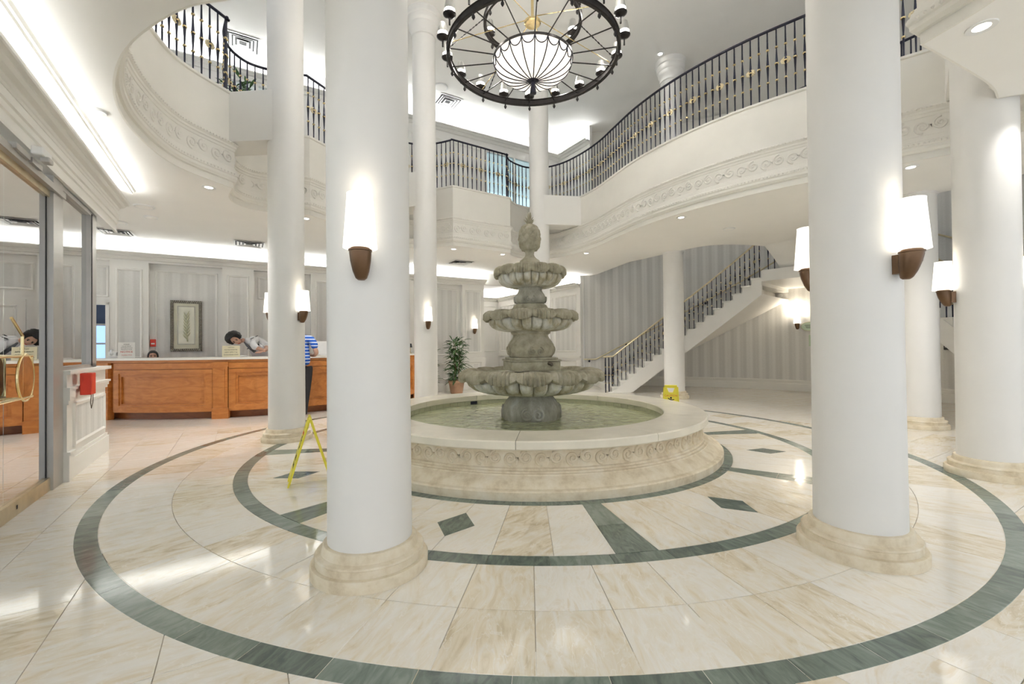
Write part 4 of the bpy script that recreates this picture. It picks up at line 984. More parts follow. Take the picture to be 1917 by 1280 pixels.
for k in range(6):
    a = 2*PI*k/6
    m = MB(); m.tube([(.10*cos(a), .10*sin(a), .56), (R1*cos(a+.2), R1*sin(a+.2), .10)], .006, 6); m.build('stay_rod', 'brass', ch)
    pts = [(R1*cos(a+.1)*(1-t*.42), R1*sin(a+.1)*(1-t*.42), .1+.44*t) for t in [q/12 for q in range(13)]]
    m = MB()
    for q in range(12):
        p, n2 = Vector(pts[q]), Vector(pts[q+1]); m.tube([p, (p+n2)/2, n2], [.004, .011 if q % 2 else .008, .004], 5)
    m.build('chain', 'chand', ch)
m = MB(); m.lathe([(.001, .50), (.10, .50), (.115, .515), (.115, .54), (.05, .57), (.02, .60), (.02, 2.9), (.12, 2.95), (.14, 3.02), (.001, 3.02)], 32); m.build('hub', 'brass', ch, 35)
# bowl
prb = [(.02, -.285)]+[(.54*sin(t*PI/2)**.85, -.285+.285*(1-cos(t*PI/2))) for t in [k/16 for k in range(1, 17)]]+[(.52, .0)]
MB().lathe(prb, 64).build('glass_bowl', 'bowl', ch, True)
MB().lathe([(.535, -.012), (.552, -.012), (.555, .014), (.535, .014), (.535, -.012)], 64, caps=False).build('bowl_rim', 'chand', ch, 35)
for k in range(20):
    a = 2*PI*k/20; pts = [((r+.004)*cos(a), (r+.004)*sin(a), z-.003) for r, z in prb[1:-1]]
    MB().tube(pts, .0075, 5).build('bowl_rib', 'iron', ch, True)
    b = a+2*PI/20; sc = []
    for q in range(9):
        t = q/8; ang = a+(b-a)*t; zz = -.01-.085*math.sqrt(max(0, 1-(2*t-1)**2)); rr = .54
        for (r1, z1), (r2, z2) in zip(prb, prb[1:]):
            if z1 <= zz <= z2 and z2 > z1: rr = r1+(r2-r1)*(zz-z1)/(z2-z1)
        sc.append(((rr+.004)*cos(ang), (rr+.004)*sin(ang), zz))
    MB().tube(sc, .007, 5).build('bowl_swag', 'iron', ch, True)
MB().lathe([(.09, -.27), (.07, -.295), (.035, -.31), (.028, -.33), (.032, -.36), (.045, -.44), (.042, -.46), (.02, -.465)], 20).build('bowl_finial', 'iron', ch, 40)
for k in range(6): lamp('chandelier_light', (R1*1.06*cos(2*PI*(3*k+.5)/NL), R1*1.06*sin(2*PI*(3*k+.5)/NL), .50), CHAND_W/6, (1, .95, .88), .09, ch)

# ================================================================== CEILING FITTINGS
dl_ring = MB(); dl_ring.lathe([(.050, -.001), (.052, -.004), (.085, -.007), (.088, -.003), (.088, 0)], 24, caps=False)
dl_lens = MB(); dl_lens.lathe([(.001, -.002), (.051, -.002), (.051, .0)], 24)
DLM = (mesh_of('trim_ring', dl_ring, 'plas', 40), mesh_of('lens', dl_lens, 'down', 40))
def downlight(x, y, z, label, k=1.0):
    t = thing('recessed_downlight', label, 'downlight', (x, y, z), 0, 'recessed ceiling downlights'); link('trim_ring', DLM[0], t); link('lens', DLM[1], t)
    l = bpy.data.lights.new('downlight_lamp', 'SPOT'); l.energy = DOWN_W*k if z < 5 else 5.0; l.color = (1, .975, .94); l.spot_size = rad(110); l.spot_blend = .8; l.shadow_soft_size = .05
    o = bpy.data.objects.new('downlight_lamp', l); C.objects.link(o); o.parent = t; o.location = (0, 0, -.02)
for x, y, z, lab in ((3.42, 3.20, ZC, 'large lit downlight in the ceiling at the top right corner'), (4.75, 3.85, ZC, 'lit downlight cut by the right picture edge'), (5.205, 5.765, ZC, 'lit downlight between the two right columns under the balcony'),
    (3.05, 7.95, ZC, 'lit downlight under the middle of the right balcony'), (1.85, 10.95, ZC, 'lit downlight under the right balcony just right of the fountain'), (-3.60, 7.80, ZC, 'lit downlight between the two left columns'), (-4.25, 6.25, ZC, 'lit downlight below the left frieze corner'),
    (-1.34, 10.35, ZC, 'lit downlight left behind the fountain top, first of two'), (-.21, 11.0, ZC, 'lit downlight nearest the pineapple on its left'), (3.63, 10.64, ZTOP, 'tiny lit downlight in the upper ceiling right of the chandelier')):
    downlight(x, y, z, lab, .3 if y < 4.2 else 1.0)
def disc(x, y, z, label, cat, r, name):
    t = thing(name, label, cat, (x, y, z), 0, 'round ceiling fittings')
    m = MB(); m.lathe([(r, 0), (r, -.012), (r*.93, -.02), (r*.8, -.018)], 28, caps=False); m.add([(r*.8*cos(2*PI*k/28), r*.8*sin(2*PI*k/28), -.018) for k in range(28)], [tuple(range(28))[::-1]]); m.build('rim', 'plas', t, 40)
    m = MB(); m.lathe([(r*.78, -.0185), (r*.5, -.03 if cat == 'smoke detector' else -.022), (.001, -.034 if cat == 'smoke detector' else -.0225)], 24, caps=False); m.build('grille', 'ceil', t, 40)
disc(-3.945, 4.213, ZC, 'small round ceiling plate beside the entrance cove', 'ceiling plate', .09, 'ceiling_plate')
disc(-5.818, 7.046, ZC, 'round ceiling speaker nearest the end of the entrance cove', 'speaker', .14, 'ceiling_speaker')
disc(-6.172, 7.618, ZC, 'domed white smoke detector above the reception', 'smoke detector', .10, 'smoke_detector')
disc(-7.004, 7.884, ZC, 'round ceiling speaker further left above the reception', 'speaker', .16, 'ceiling_speaker')
disc(4.3, 8.753, ZC, 'round ceiling speaker under the right balcony', 'speaker', .11, 'ceiling_speaker')
disc(-1.856, 11.92, ZTOP, 'round speaker in the upper ceiling left of the chandelier', 'speaker', .2, 'ceiling_speaker')
def vent(x, y, z, s, label):
    t = thing('ceiling_vent', label, 'air vent', (x, y, z), AX, 'square ceiling air vents')
    for i in range(4):
        a = s*(1-.22*i); b = a-s*.13; zo = -.004-.012*(i % 2); vs = [(sx*q, sy*q, zz) for (q, zz) in ((a, zo-.012), (b, zo+.004 if i else zo-.012)) for sx, sy in ((-1, -1), (1, -1), (1, 1), (-1, 1))]
        m = MB(); m.add(vs, [(k, 4+k, 4+(k+1) % 4, (k+1) % 4) for k in range(4)]); m.add([(p[0], p[1], p[2]+.006) for p in vs], [(k, (k+1) % 4, 4+(k+1) % 4, 4+k) for k in range(4)]); m.build('louvre', 'plas', t)
    m = MB(); m.box(-s*.9, s*.9, -s*.9, s*.9, -.003, -.001); m.build('backing', 'black', t)
vent(-7.6, 8.55, ZC, .27, 'square air vent above the left end of the reception')
vent(-5.668, 9.624, ZC, .3, 'square air vent above the guard at the reception')
vent(-1.37, 11.983, ZC, .3, 'square air vent above the potted plant')
vent(-1.771, 12.628, ZTOP, .34, 'square air vent in the upper ceiling beside the column capital')
vent(-6.086, 10.111, ZTOP, .34, 'square air vent in the upper ceiling behind the top left railing')
t = thing('security_camera', 'small dark security camera under the hall header', 'camera', W(4.55, VR+.3, 3.5))
MB().lathe([(.03, .08), (.03, 0), (.05, -.01), (.055, -.05), (.03, -.09), (.001, -.1)], 16).build('dome', 'iron', t, 40); MB().lathe([(.02, .08), (.06, .08), (.06, .07)], 16).build('mount', 'plas', t)

# ================================================================== PICTURE ON THE RECEPTION WALL
pc = thing('framed_picture', 'tall framed botanical relief in a rope pattern silver frame', 'picture', W(-4.43, VB-.01, 1.26), AX)
fw_, fh = .58, 1.14
def rect_bar(m, x0, x1, z0, z1, d0, d1): m.box(x0, x1, d0, d1, z0, z1)
m = MB(); rect_bar(m, -fw_/2+.05, fw_/2-.05, .05, fh-.05, -.02, 0); m.build('mount_board', 'mat_art', pc)
m = MB(); rect_bar(m, -.145, .145, .17, fh-.14, -.026, -.02); m.build('relief_panel', 'art', pc)
m = MB()
for (x0, x1, z0, z1) in ((-.165, .165, .15, .17), (-.165, .165, fh-.14, fh-.12), (-.165, -.145, .15, fh-.12), (.145, .165, .15, fh-.12)): rect_bar(m, x0, x1, z0, z1, -.032, -.02)
m.build('inner_fillet', 'artf', pc)
fr = MB(); T_ = .03
fr.box(-fw_/2, fw_/2, -.03, 0, 0, .06); fr.box(-fw_/2, fw_/2, -.03, 0, fh-.06, fh); fr.box(-fw_/2, -fw_/2+.06, -.03, 0, .06, fh-.06); fr.box(fw_/2-.06, fw_/2, -.03, 0, .06, fh-.06); fr.build('frame', 'bronzed', pc)
rp = MB()
for k in range(int(fh/.036)):
    z = .018+k*.036
    for x in (-fw_/2+.03, fw_/2-.03): rp.tube([(x-.026, -.03, z-.012), (x, -.046, z), (x+.026, -.03, z+.012)], [.007, .011, .007], 5)
for k in range(int(fw_/.036)):
    x = -fw_/2+.018+k*.036
    for z in (.03, fh-.03): rp.tube([(x-.012, -.03, z-.026), (x, -.046, z), (x+.012, -.03, z+.026)], [.007, .011, .007], 5)
rp.build('rope_moulding', 'artf', pc, True)
pl = MB(); random.seed(3)
pl.tube([(.02, -.03, .22), (.0, -.036, .42), (.01, -.034, .62), (.06, -.03, .86)], [.012, .012, .008, .003], 6)
for k in range(16):
    z = .28+.035*k; s = 1 if k % 2 else -1; ln = .07-.0015*k; pl.tube([(.005, -.03, z), (.005+s*ln*.5, -.036, z+.05), (.005+s*ln, -.03, z+.11)], [.006, .012, .003], 5)
pl.build('plant_relief', 'artplant', pc, True)

# ================================================================== THINGS ON AND AT THE COUNTER
def face_cam(p): return math.atan2(-p.y, -p.x)+PI/2
ZK = 1.15
def txt(body, size, mat, parent, loc, rot=(PI/2, 0, 0), name='lettering'):
    cu = bpy.data.curves.new(name, 'FONT'); cu.body = body; cu.size = size; cu.align_x = 'CENTER'; cu.align_y = 'CENTER'; cu.extrude = .0006; cu.resolution_u = 2
    t = bpy.data.objects.new('tmp', cu); C.objects.link(t); dg = bpy.context.evaluated_depsgraph_get(); me = bpy.data.meshes.new_from_object(t.evaluated_get(dg)); bpy.data.objects.remove(t)
    me.name = name; me.materials.clear(); me.materials.append(M[mat]); o = link(name, me, parent, loc); o.rotation_euler = rot; return o
def sign(p, w, h, mat, label, lines, tilt=.12, name='counter_sign'):
    t = thing(name, label, 'sign', p, face_cam(p)); m = MB(); m.bbox(-w/2, w/2, -.004, .004, 0, h, .002, Matrix.Rotation(-tilt, 4, 'X')); m.build('card', mat, t)
    m = MB(); m.bbox(-w/2, w/2, .02, .06, 0, .012, .003); m.build('stand_foot', mat, t)
    for (body, z, s, mt) in lines: txt(body, s, mt, t, (0, -.0055+z*sin(tilt), z*cos(tilt)), (PI/2-tilt, 0, 0))
    return t
p = W(*kp(rad(-42.5), KR-.2), ZK); sign(p, .25, .30, 'paperw', 'white notice card with red lettering standing on the counter', [('PLEASE', .26, .028, 'ink'), ('HAVE YOUR', .225, .024, 'ink'), ('IDENTIFICATION', .195, .022, 'ink'), ('READY AT DESK', .165, .022, 'ink'), ('NOTICE', .115, .05, 'inkr'), ('THANK YOU', .055, .026, 'inkr')])
p = W(*kp(rad(-15.2), KR-.16), ZK); sign(p, .29, .215, 'paperc', 'cream desk sign with dark lettering in front of the guard', [('VISITORS', .182, .026, 'ink'), ('PLEASE REGISTER', .138, .028, 'ink'), ('HERE WITH THE', .09, .028, 'ink'), ('CONCIERGE STAFF', .042, .028, 'ink')])
p = W(*kp(rad(-47.2), KR-.26), ZK); t = thing('desk_telephone', 'white desk telephone at the left end of the counter', 'telephone', p, face_cam(p))
m = MB(); m.add([(-.12, -.10, 0), (.12, -.10, 0), (.12, .10, 0), (-.12, .10, 0), (-.12, -.10, .03), (.12, -.10, .03), (.12, .10, .12), (-.12, .10, .12)], [(0, 3, 2, 1), (4, 5, 6, 7), (0, 1, 5, 4), (2, 3, 7, 6), (0, 4, 7, 3), (1, 2, 6, 5)]); m.build('phone_body', 'plas', t)
m = MB(); m.tube([(-.07, -.08, .075), (-.07, -.03, .115), (-.07, .05, .145), (-.07, .09, .135)], [.028, .018, .018, .03], 8); m.build('handset', 'plas', t, True)
m = MB(); [m.box(.0+.03*i, .02+.03*i, -.07+.03*j, -.05+.03*j, .05+.0135*j, .06+.0135*j) for i in range(3) for j in range(4)]; m.build('keypad', 'alu', t)
p = W(*kp(rad(8.5), KR-.35), ZK); t = thing('desk_screen', 'white back of a desk screen on the counter between the columns', 'screen', p, face_cam(p))
m = MB(); m.bbox(-.16, .16, -.015, .015, .02, .30, .006); m.build('screen_back', 'plas', t); m = MB(); m.box(-.08, .08, -.05, .05, 0, .02); m.build('screen_foot', 'plas', t)
p = W(*kp(rad(43.2), KR-.25), ZK); t = thing('desk_lamp', 'small brass desk lamp at the right end of the counter', 'lamp', p, 0)
m = MB(); m.lathe([(.05, 0), (.05, .012), (.012, .02), (.01, .16), (.02, .17)], 16); m.build('stem', 'brass', t, 40); m = MB(); m.lathe([(.055, .15), (.035, .25), (.001, .25)], 16, caps=False); m.build('lamp_shade', 'black', t, 40)
t = thing('fire_alarm', 'red fire alarm pull station on the reception wall above the receptionist', 'alarm', W(-5.02, VB-.01, 1.45), AX)
m = MB(); m.bbox(-.05, .05, -.04, 0, -.08, .08, .006); m.build('alarm_body', 'red', t); m = MB(); m.box(-.03, .03, -.05, -.04, -.03, .0); m.build('pull_handle', 'plas', t)
# back office seen through the service window on the left
wo = struct('window_4', 'service window into a blue back office at the left end of the reception', 'window')
m = MB(); uvbox(m, -6.9, -5.2, VB+1.0, VB+1.06, 0, 3); m.build('office_wall', 'office', wo)
m = MB(); [uvbox(m, a, b, VR-.02, VB+.02, c, d) for a, b, c, d in ((-6.36, -6.30, .9, 2.3), (-5.78, -5.72, .9, 2.3), (-6.36, -5.72, 2.25, 2.3))]; m.build('window_frame', 'trim', wo)
t = thing('office_screen', 'lit blue screen inside the back office', 'screen', W(-6.25, VB+.9, 1.05), AX)
m = MB(); m.bbox(-.42, .5, -.02, .02, 0, .85, .01); m.build('screen_case', 'alu', t)
m = MB(); m.box(-.38, .46, -.024, -.02, .42, .80); m.box(-.38, .46, -.024, -.02, .05, .38); m.build('screen_face', 'screen', t)

# ================================================================== CONSOLE TABLE, FLOWERS AND PLANTS
ct = thing('console_table', 'dark carved console table in the bright hall behind the fountain', 'table', W(5.72, 9.1, 0), AX+PI/2)
m = MB(); m.bbox(-.75, .75, -.22, .22, .76, .82, .015); m.build('table_top', 'dwood', ct, 30); m = MB(); m.bbox(-.66, .66, -.18, .18, .66, .76, .01); m.build('apron', 'dwood', ct)
for sx in (-1, 1):
    for sy in (-1, 1):
        m = MB(); m.tube([(sx*.62, sy*.15, .7), (sx*.70, sy*.19, .55), (sx*.64, sy*.16, .3), (sx*.60, sy*.14, .12), (sx*.68, sy*.18, .02)], [.055, .06, .035, .025, .04], 8); m.build('leg', 'dwood', ct, True)
vs_ = thing('flower_vase', 'vase of cream flowers on the dark console table', 'vase', W(5.72, 9.2, .82))
m = MB(); m.lathe([(.05, 0), (.07, .02), (.09, .10), (.08, .2), (.045, .27), (.06, .3)], 20); m.build('vase_body', 'bronzed', vs_, True)
random.seed(11)
fl_ = MB(); lf = MB()
for k in range(46):
    a = random.uniform(0, 2*PI); e = random.uniform(.05, 1.45); r = random.uniform(.16, .36); p = (r*cos(a)*cos(e), r*sin(a)*cos(e), .40+.42*r/.36*sin(e))
    if k % 3: fl_.sphere(p, random.uniform(.028, .05), 7, 5)
    lf.tube([(0, 0, .28), (p[0]*.6, p[1]*.6, p[2]*.85), p], [.004, .012, .004], 4)
fl_.build('blossoms', 'flower', vs_, True); lf.build('foliage', 'leaf', vs_)
def leafy(parent, n, h, spread, ln, seed, z0, trunk=3, name='foliage'):
    random.seed(seed); m = MB(); tr = MB()
    tips = []
    for s in range(trunk):
        a = 2*PI*s/trunk+.4; pts = [(.05*cos(a), .05*sin(a), z0), (.09*cos(a), .09*sin(a), z0+h*.5), (spread*.35*cos(a), spread*.35*sin(a), z0+h*.98)]; tr.tube(pts, [.016, .012, .006], 6); tips.append(pts)
    for k in range(n):
        t = random.choice(tips); q = random.random(); b = Vector(t[0]).lerp(Vector(t[1]), q*2) if q < .5 else Vector(t[1]).lerp(Vector(t[2]), q*2-1)
        a = random.uniform(0, 2*PI); e = random.uniform(-.35, 1.0); L = ln*random.uniform(.6, 1.15); d = Vector((cos(a)*cos(e), sin(a)*cos(e), sin(e))); sd = Vector((-sin(a), cos(a), 0)); dr = Vector((0, 0, -1))
        b = b+d*spread*random.uniform(0, .55); w_ = L*.085
        p1, p2, p3 = b+d*L*.35, b+d*L*.7+dr*L*.1, b+d*L+dr*L*.28
        m.add([b, p1+sd*w_, p1-sd*w_, p2+sd*w_*.8, p2-sd*w_*.8, p3, p1+dr*w_*.5, p2+dr*w_*.5], [(0, 6, 1), (0, 2, 6), (1, 6, 7, 3), (6, 2, 4, 7), (3, 7, 5), (7, 4, 5)])
    tr.build('stems', 'stem', parent); o = m.build(name, 'leaf', parent); o['kind'] = 'stuff'; return o
pp_ = thing('potted_plant', 'bushy green plant in a terracotta pot behind the fountain', 'plant', (-1.56, 12.45, 0))
m = MB(); m.lathe([(.15, 0), (.17, .02), (.215, .30), (.235, .31), (.24, .37), (.225, .375), (.215, .35), (.2, .33)], 28, caps=True); m.build('pot', 'terra', pp_, 35)
m = MB(); m.lathe([(.001, .34), (.21, .335)], 20, caps=False); m.build('soil', 'soil', pp_)
leafy(pp_, 420, 1.15, .26, .27, 5, .34)
up_ = thing('upper_plant', 'green plant on the upper floor behind the left railing', 'plant', W(-3.42, 5.6, 4.715))
m = MB(); m.lathe([(.18, 0), (.2, .02), (.25, .40), (.27, .42), (.25, .43)], 24); m.build('pot', 'terra', up_, 35); leafy(up_, 300, 1.6, .4, .34, 9, .4)
sp_ = thing('trailing_plant', 'small green plant with drooping leaves left of the potted plant', 'plant', W(1.12, 6.75, 0))
m = MB(); m.lathe([(.12, 0), (.14, .02), (.17, .24), (.18, .26), (.165, .27)], 20); m.build('pot', 'terra', sp_, 35); leafy(sp_, 90, .95, .22, .24, 21, .25, 2)

# ================================================================== WET FLOOR SIGNS
def wet_sign(loc, rot, label, spread=.2, h=.62, w=.28):
    t = thing('wet_floor_sign', label, 'sign', loc, rot, 'yellow wet floor signs'); ang = math.atan2(spread, h)
    for s in (-1, 1):
        T = Matrix.Translation((0, 0, h)) @ Matrix.Rotation(s*ang*-1, 4, 'Y'); L = math.hypot(spread, h)
        m = MB(); z0, z1 = -L+.055, -.0; wt, wb_ = w*.40, w*.5; d = .007
        def X(y, z): return (T @ Vector((-d, y, z)), T @ Vector((d, y, z)))
        # panel with handle hole and cut foot: built from strips
        def quad(pts):
            a = [X(y, z) for y, z in pts]; f = [q[0] for q in a]; b = [q[1] for q in a]; n = len(a)
            m.add(f+b, [tuple(range(n)), tuple(range(2*n-1, n-1, -1))]+[(k, (k+1) % n, n+(k+1) % n, n+k) for k in range(n)])
        wd = lambda z: wt+(wb_-wt)*(-z/L)
        quad([(-wd(0)*.8, 0), (wd(0)*.8, 0), (wd(-.035), -.035), (-wd(-.035), -.035)])
        quad([(-wd(-.035), -.035), (-.06, -.035), (-.03, -.115), (-wd(-.115), -.115)]); quad([(.06, -.035), (wd(-.035), -.035), (wd(-.115), -.115), (.03, -.115)])
        quad([(-wd(-.115), -.115), (wd(-.115), -.115), (wd(-L+.06), -L+.06), (-wd(-L+.06), -L+.06)])
        quad([(-wb_, -L), (-wb_*.72, -L), (-wb_*.6, -L+.06), (-wb_, -L+.06)]); quad([(wb_*.72, -L), (wb_, -L), (wb_, -L+.06), (wb_*.6, -L+.06)])
        pn = m.build('panel', 'yellow', t)
        m = MB(); m.tube([T @ Vector((0, -wd(-.3)*0-wb_*.97, -L+.02)), T @ Vector((0, -wt*.97, -.02))], .012, 6); m.tube([T @ Vector((0, wb_*.97, -L+.02)), T @ Vector((0, wt*.97, -.02))], .012, 6); m.build('edge_rib', 'yellow', t)
        for (body, z, size, mt) in (('CAUTION', -.165, .044, 'inkr'), ('WET', -.40, .07, 'ink'), ('FLOOR', -.475, .055, 'ink')):
            o = txt(body, size, mt, pn, (0, 0, 0)); R_ = T @ Matrix.Translation((s*-.0085*-1, 0, z)) @ Matrix.Rotation(s*PI/2, 4, 'Z') @ Matrix.Rotation(PI/2, 4, 'X'); o.matrix_local = R_
        fg = MB(); fg.sphere((0, 0, .075), .016, 8, 6); fg.tube([(0, 0, .055), (.01, 0, .02), (.0, 0, -.02)], .013, 6); fg.tube([(0, 0, -.01), (.04, 0, -.02), (.07, 0, .0)], .010, 6); fg.tube([(0, 0, -.01), (-.02, 0, -.05)], .010, 6); fg.tube([(.005, 0, .04), (.05, 0, .05)], .008, 6); fg.tube([(.0, 0, .04), (-.045, 0, .07)], .008, 6)
        fg.v = [(x, y*.12, z) for x, y, z in fg.v]
        o = fg.build('falling_figure', 'ink', pn); o.matrix_local = T @ Matrix.Translation((s*.008, 0, -.275)) @ Matrix.Rotation(s*PI/2, 4, 'Z')
    m = MB(); m.tube([(0, -w*.36, h), (0, w*.36, h)], .014, 8); m.build('hinge', 'yellow', t)
    return t
wet_sign((-1.985, 4.36, 0), rad(26), 'yellow wet floor sign seen edge on beside the left foreground column', .19, .63, .26)
wet_sign((2.60, 7.32, 0), rad(-109), 'yellow wet floor sign standing behind the fountain rim by the stairs', .16, .63, .27)

# ================================================================== SIGNS ON THE CURVED WALL
def oval_sign(a, z, w, h, label, mat='oval', lines=()):
    q = W(*wcp(a, RW-.012), z); t = thing('oval_sign', label, 'sign', q, AX+a+PI/2+PI, 'oval signs on the curved wall')
    n = 32; m = MB(); m.add([(w/2*cos(2*PI*k/n), y, h/2*sin(2*PI*k/n)) for y in (.01, -.012) for k in range(n)], [tuple(range(n)), tuple(range(2*n-1, n-1, -1))]+[(k, (k+1) % n, n+(k+1) % n, n+k) for k in range(n)]); 
    t.rotation_euler[2] = AX+a-PI/2; m.build('sign_plate', mat, t)
    m = MB(); m.tube([(w/2*cos(2*PI*k/n), -.012, h/2*sin(2*PI*k/n)) for k in range(n)], .006, 6, True); m.build('sign_rim', 'brassd', t)
    for k in range(3): 
        mm = MB(); mm.box(-w*.28+.02*k, w*.28-.02*k, -.0135, -.012, .03-.035*k-.006, .03-.035*k+.006); mm.build('text_line', 'ink', t)
oval_sign(.142, 1.77, .42, .24, 'pale green oval sign right of the sconce on the curved wall')
q = W(*wcp(.128, RW-.012), 1.42); t = thing('notice_sheet', 'pale green notice under the oval sign on the curved wall', 'notice', q, AX+.128-PI/2)
m = MB(); m.box(-.12, .12, -.008, .004, -.19, .12); m.build('sheet', 'oval', t); m = MB(); [m.box(-.08, .08, -.009, -.008, .06-.05*k, .07-.05*k) for k in range(4)]; m.build('text_line', 'ink', t)
oval_sign(-.238, 1.70, .34, .24, 'upper olive oval sign between the right columns', 'mat_art'); oval_sign(-.233, 1.44, .28, .18, 'lower olive oval sign between the right columns', 'mat_art')
q = W(*wcp(-.267, RW-.012), 1.19); t = thing('thermostat', 'small dark thermostat on the curved wall between the right columns', 'thermostat', q, AX-.267-PI/2)
m = MB(); m.bbox(-.045, .045, -.025, .004, -.05, .05, .006); m.build('case', 'ink', t); m = MB(); m.box(-.025, .025, -.027, -.025, .0, .03); m.build('display', 'alu', t)
t = thing('wall_speaker', 'tiny white round fitting under the stair landing', 'fitting', W(*wcp(.245, RW-.01), 2.66), AX+.245-PI/2)
m = MB(); m.lathe([(.06, 0), (.06, .03), (.04, .045), (.001, .045)], 18); m.v = [(x, -z, y) for x, y, z in m.v]; m.build('fitting_body', 'plas', t, 40)

# ================================================================== PEOPLE
def skinned(name, joints, edges, mat, parent, sub=2, root=0):
    me = bpy.data.meshes.new(name); me.from_pydata([j[:3] for j in joints], edges, []); me.update()
    o = link(name, me, parent); md = o.modifiers.new('skin', 'SKIN'); sk = me.skin_vertices[0]
    for i, j in enumerate(joints):
        r = j[3]; sk.data[i].radius = (r if not isinstance(r, tuple) else r[0], r if not isinstance(r, tuple) else r[1]); sk.data[i].use_root = (i == root)
    md.use_smooth_shade = True; md.branch_smoothing = .6
    s2 = o.modifiers.new('sub', 'SUBSURF'); s2.levels = sub; s2.render_levels = sub
    me.materials.append(M[mat]); return o
def head_mesh(s=1.0):
    "head looking along -y, chin at z=0, crown at z=.23"
    bm = bmesh.new(); bmesh.ops.create_uvsphere(bm, u_segments=24, v_segments=18, radius=1)
    for p in bm.verts:
        x, y, z = p.co
        if z < 0: x *= 1-.33*(-z)**1.4; y = y*(1-.18*(-z)**1.5) if y < 0 else y*(1-.35*-z)
        p.co = Vector((x*.077, y*.097, .115+z*.117))
        if y < -.55 and abs(x) < .22 and -.35 < z < .1: p.co.y -= .024*(1-abs(x)/.22)*(1-abs(z+.16)/.28)     # nose
        if y < -.6 and .12 < abs(x) < .5 and 0 < z < .25: p.co.y += .012                                    # eye sockets
        if y < -.6 and abs(x) < .3 and -.62 < z < -.45: p.co.y -= .005                                      # lips
    m = MB(); bm.verts.index_update(); m.add([p.co for p in bm.verts], [[q.index for q in f.verts] for f in bm.faces]); bm.free()
    return m
def head(parent, loc, rot, hair_style):
    h = head_mesh().build('head', 'skin', parent, True, loc); h.rotation_euler = rot
    m = MB()
    for sx in (-1, 1): m.sphere((sx*.078, .012, .105), .022, 8, 6, 1.5)
    m.build('ears', 'skin', h, True)
    m = MB()
    for sx in (-1, 1): m.sphere((sx*.030, -.083, .122), .011, 8, 6)
    m.build('eyes', 'ink', h, True)
    m = MB(); m.tube([(-.022, -.09, .055), (0, -.094, .053), (.022, -.09, .055)], [.003, .0055, .003], 6); m.build('mouth', 'inkr', h, True)
    m = MB(); [m.tube([(sx*.046, -.084, .142), (sx*.03, -.092, .147), (sx*.014, -.092, .143)], .0035, 5) for sx in (-1, 1)]; m.build('eyebrows', 'hair', h)
    random.seed(4); m = MB(); bm = bmesh.new(); bmesh.ops.create_uvsphere(bm, u_segments=28, v_segments=18, radius=1)
    for p in bm.verts:
        x, y, z = p.co; j = 1+random.uniform(-.05, .07)
        if hair_style == 'curly': p.co = Vector((x*.135*j, y*.145*j+.016, .160+z*.125*j)); 
        else: p.co = Vector((x*.093, y*.108+.018, .125+z*.125))
        if y < -.35 and z < .42: p.co.y = max(p.co.y, -.055)
        if hair_style == 'curly' and z < -.45: p.co.z = max(p.co.z, .09); 
    bm.verts.index_update(); m.add([p.co for p in bm.verts], [[q.index for q in f.verts] for f in bm.faces]); bm.free(); m.build('hair', 'hair', h, True)
    return h
def hand(parent, origin, direction, mat='skin', side=1, s=1.0):
    "palm with five tapered, slightly curled fingers"
    d = Vector(direction).normalized(); sd = d.cross(Vector((0, 0, 1))).normalized()*side; dn = Vector((0, 0, -1)); o = Vector(origin)
    J = [(*o, .024*s), (*(o+d*.045*s), (.036*s, .018*s)), (*(o+d*.085*s), (.036*s, .016*s))]; E = [(0, 1), (1, 2)]
    for k, (off, L) in enumerate(((-.030, .062), (-.010, .075), (.011, .070), (.031, .055))):
        b = len(J); p = o+d*.09*s+sd*off*s
        J += [(*p, .0095*s), (*(p+d*L*.5*s+dn*.006*s), .0088*s), (*(p+d*L*.85*s+dn*.024*s), .0078*s)]; E += [(2, b), (b, b+1), (b+1, b+2)]
    b = len(J); p = o+d*.035*s-sd*.034*s; J += [(*p, .012*s), (*(p+d*.03*s-sd*.022*s), .0105*s), (*(p+d*.06*s-sd*.028*s+dn*.008*s), .009*s)]; E += [(1, b), (b, b+1), (b+1, b+2)]
    return skinned('hand', J, E, mat, parent, 1)
# guard leaning over the counter: local x to the picture's right, local -y towards the camera
gp = W(*kp(rad(-12.0), KR-.98), 0)
gd = thing('person', 'guard in white uniform shirt and grey tie bending over the counter', 'person', gp, face_cam(gp))
skinned('trousers', [(0.16, .10, .98, .17), (.07, .10, .9, .11), (.06, .10, .5, .075), (.06, .12, .09, .055), (.06, .0, .05, .045), (.25, .10, .9, .11), (.26, .10, .5, .075), (.27, .12, .09, .055), (.27, .0, .05, .045)], [(0, 1), (1, 2), (2, 3), (3, 4), (0, 5), (5, 6), (6, 7), (7, 8)], 'pants', gd)
skinned('shirt', [(.16, .10, 1.0, (.17, .13)), (.10, .04, 1.16, (.18, .14)), (.0, -.04, 1.29, (.19, .145)), (-.09, -.10, 1.36, (.15, .11)), (-.155, -.13, 1.385, .062),
    (-.02, -.26, 1.36, .075), (.0, -.33, 1.28, .068), (.06, -.36, 1.22, .06), (.05, .10, 1.42, .085), (.16, .06, 1.34, .072), (.23, -.06, 1.26, .062)], [(0, 1), (1, 2), (2, 3), (3, 4), (3, 5), (5, 6), (6, 7), (3, 8), (8, 9), (9, 10)], 'shirtw', gd)
skinned('arm', [(.02, -.34, 1.26, .043), (.12, -.38, 1.21, .036), (.19, -.42, 1.19, .028)], [(0, 1), (1, 2)], 'skin', gd)
hand(gd, (.19, -.42, 1.185), (-.35, -.3, -.05)); 
skinned('arm', [(.21, -.03, 1.27, .042), (.20, -.22, 1.21, .035), (.16, -.36, 1.185, .028)], [(0, 1), (1, 2)], 'skin', gd)
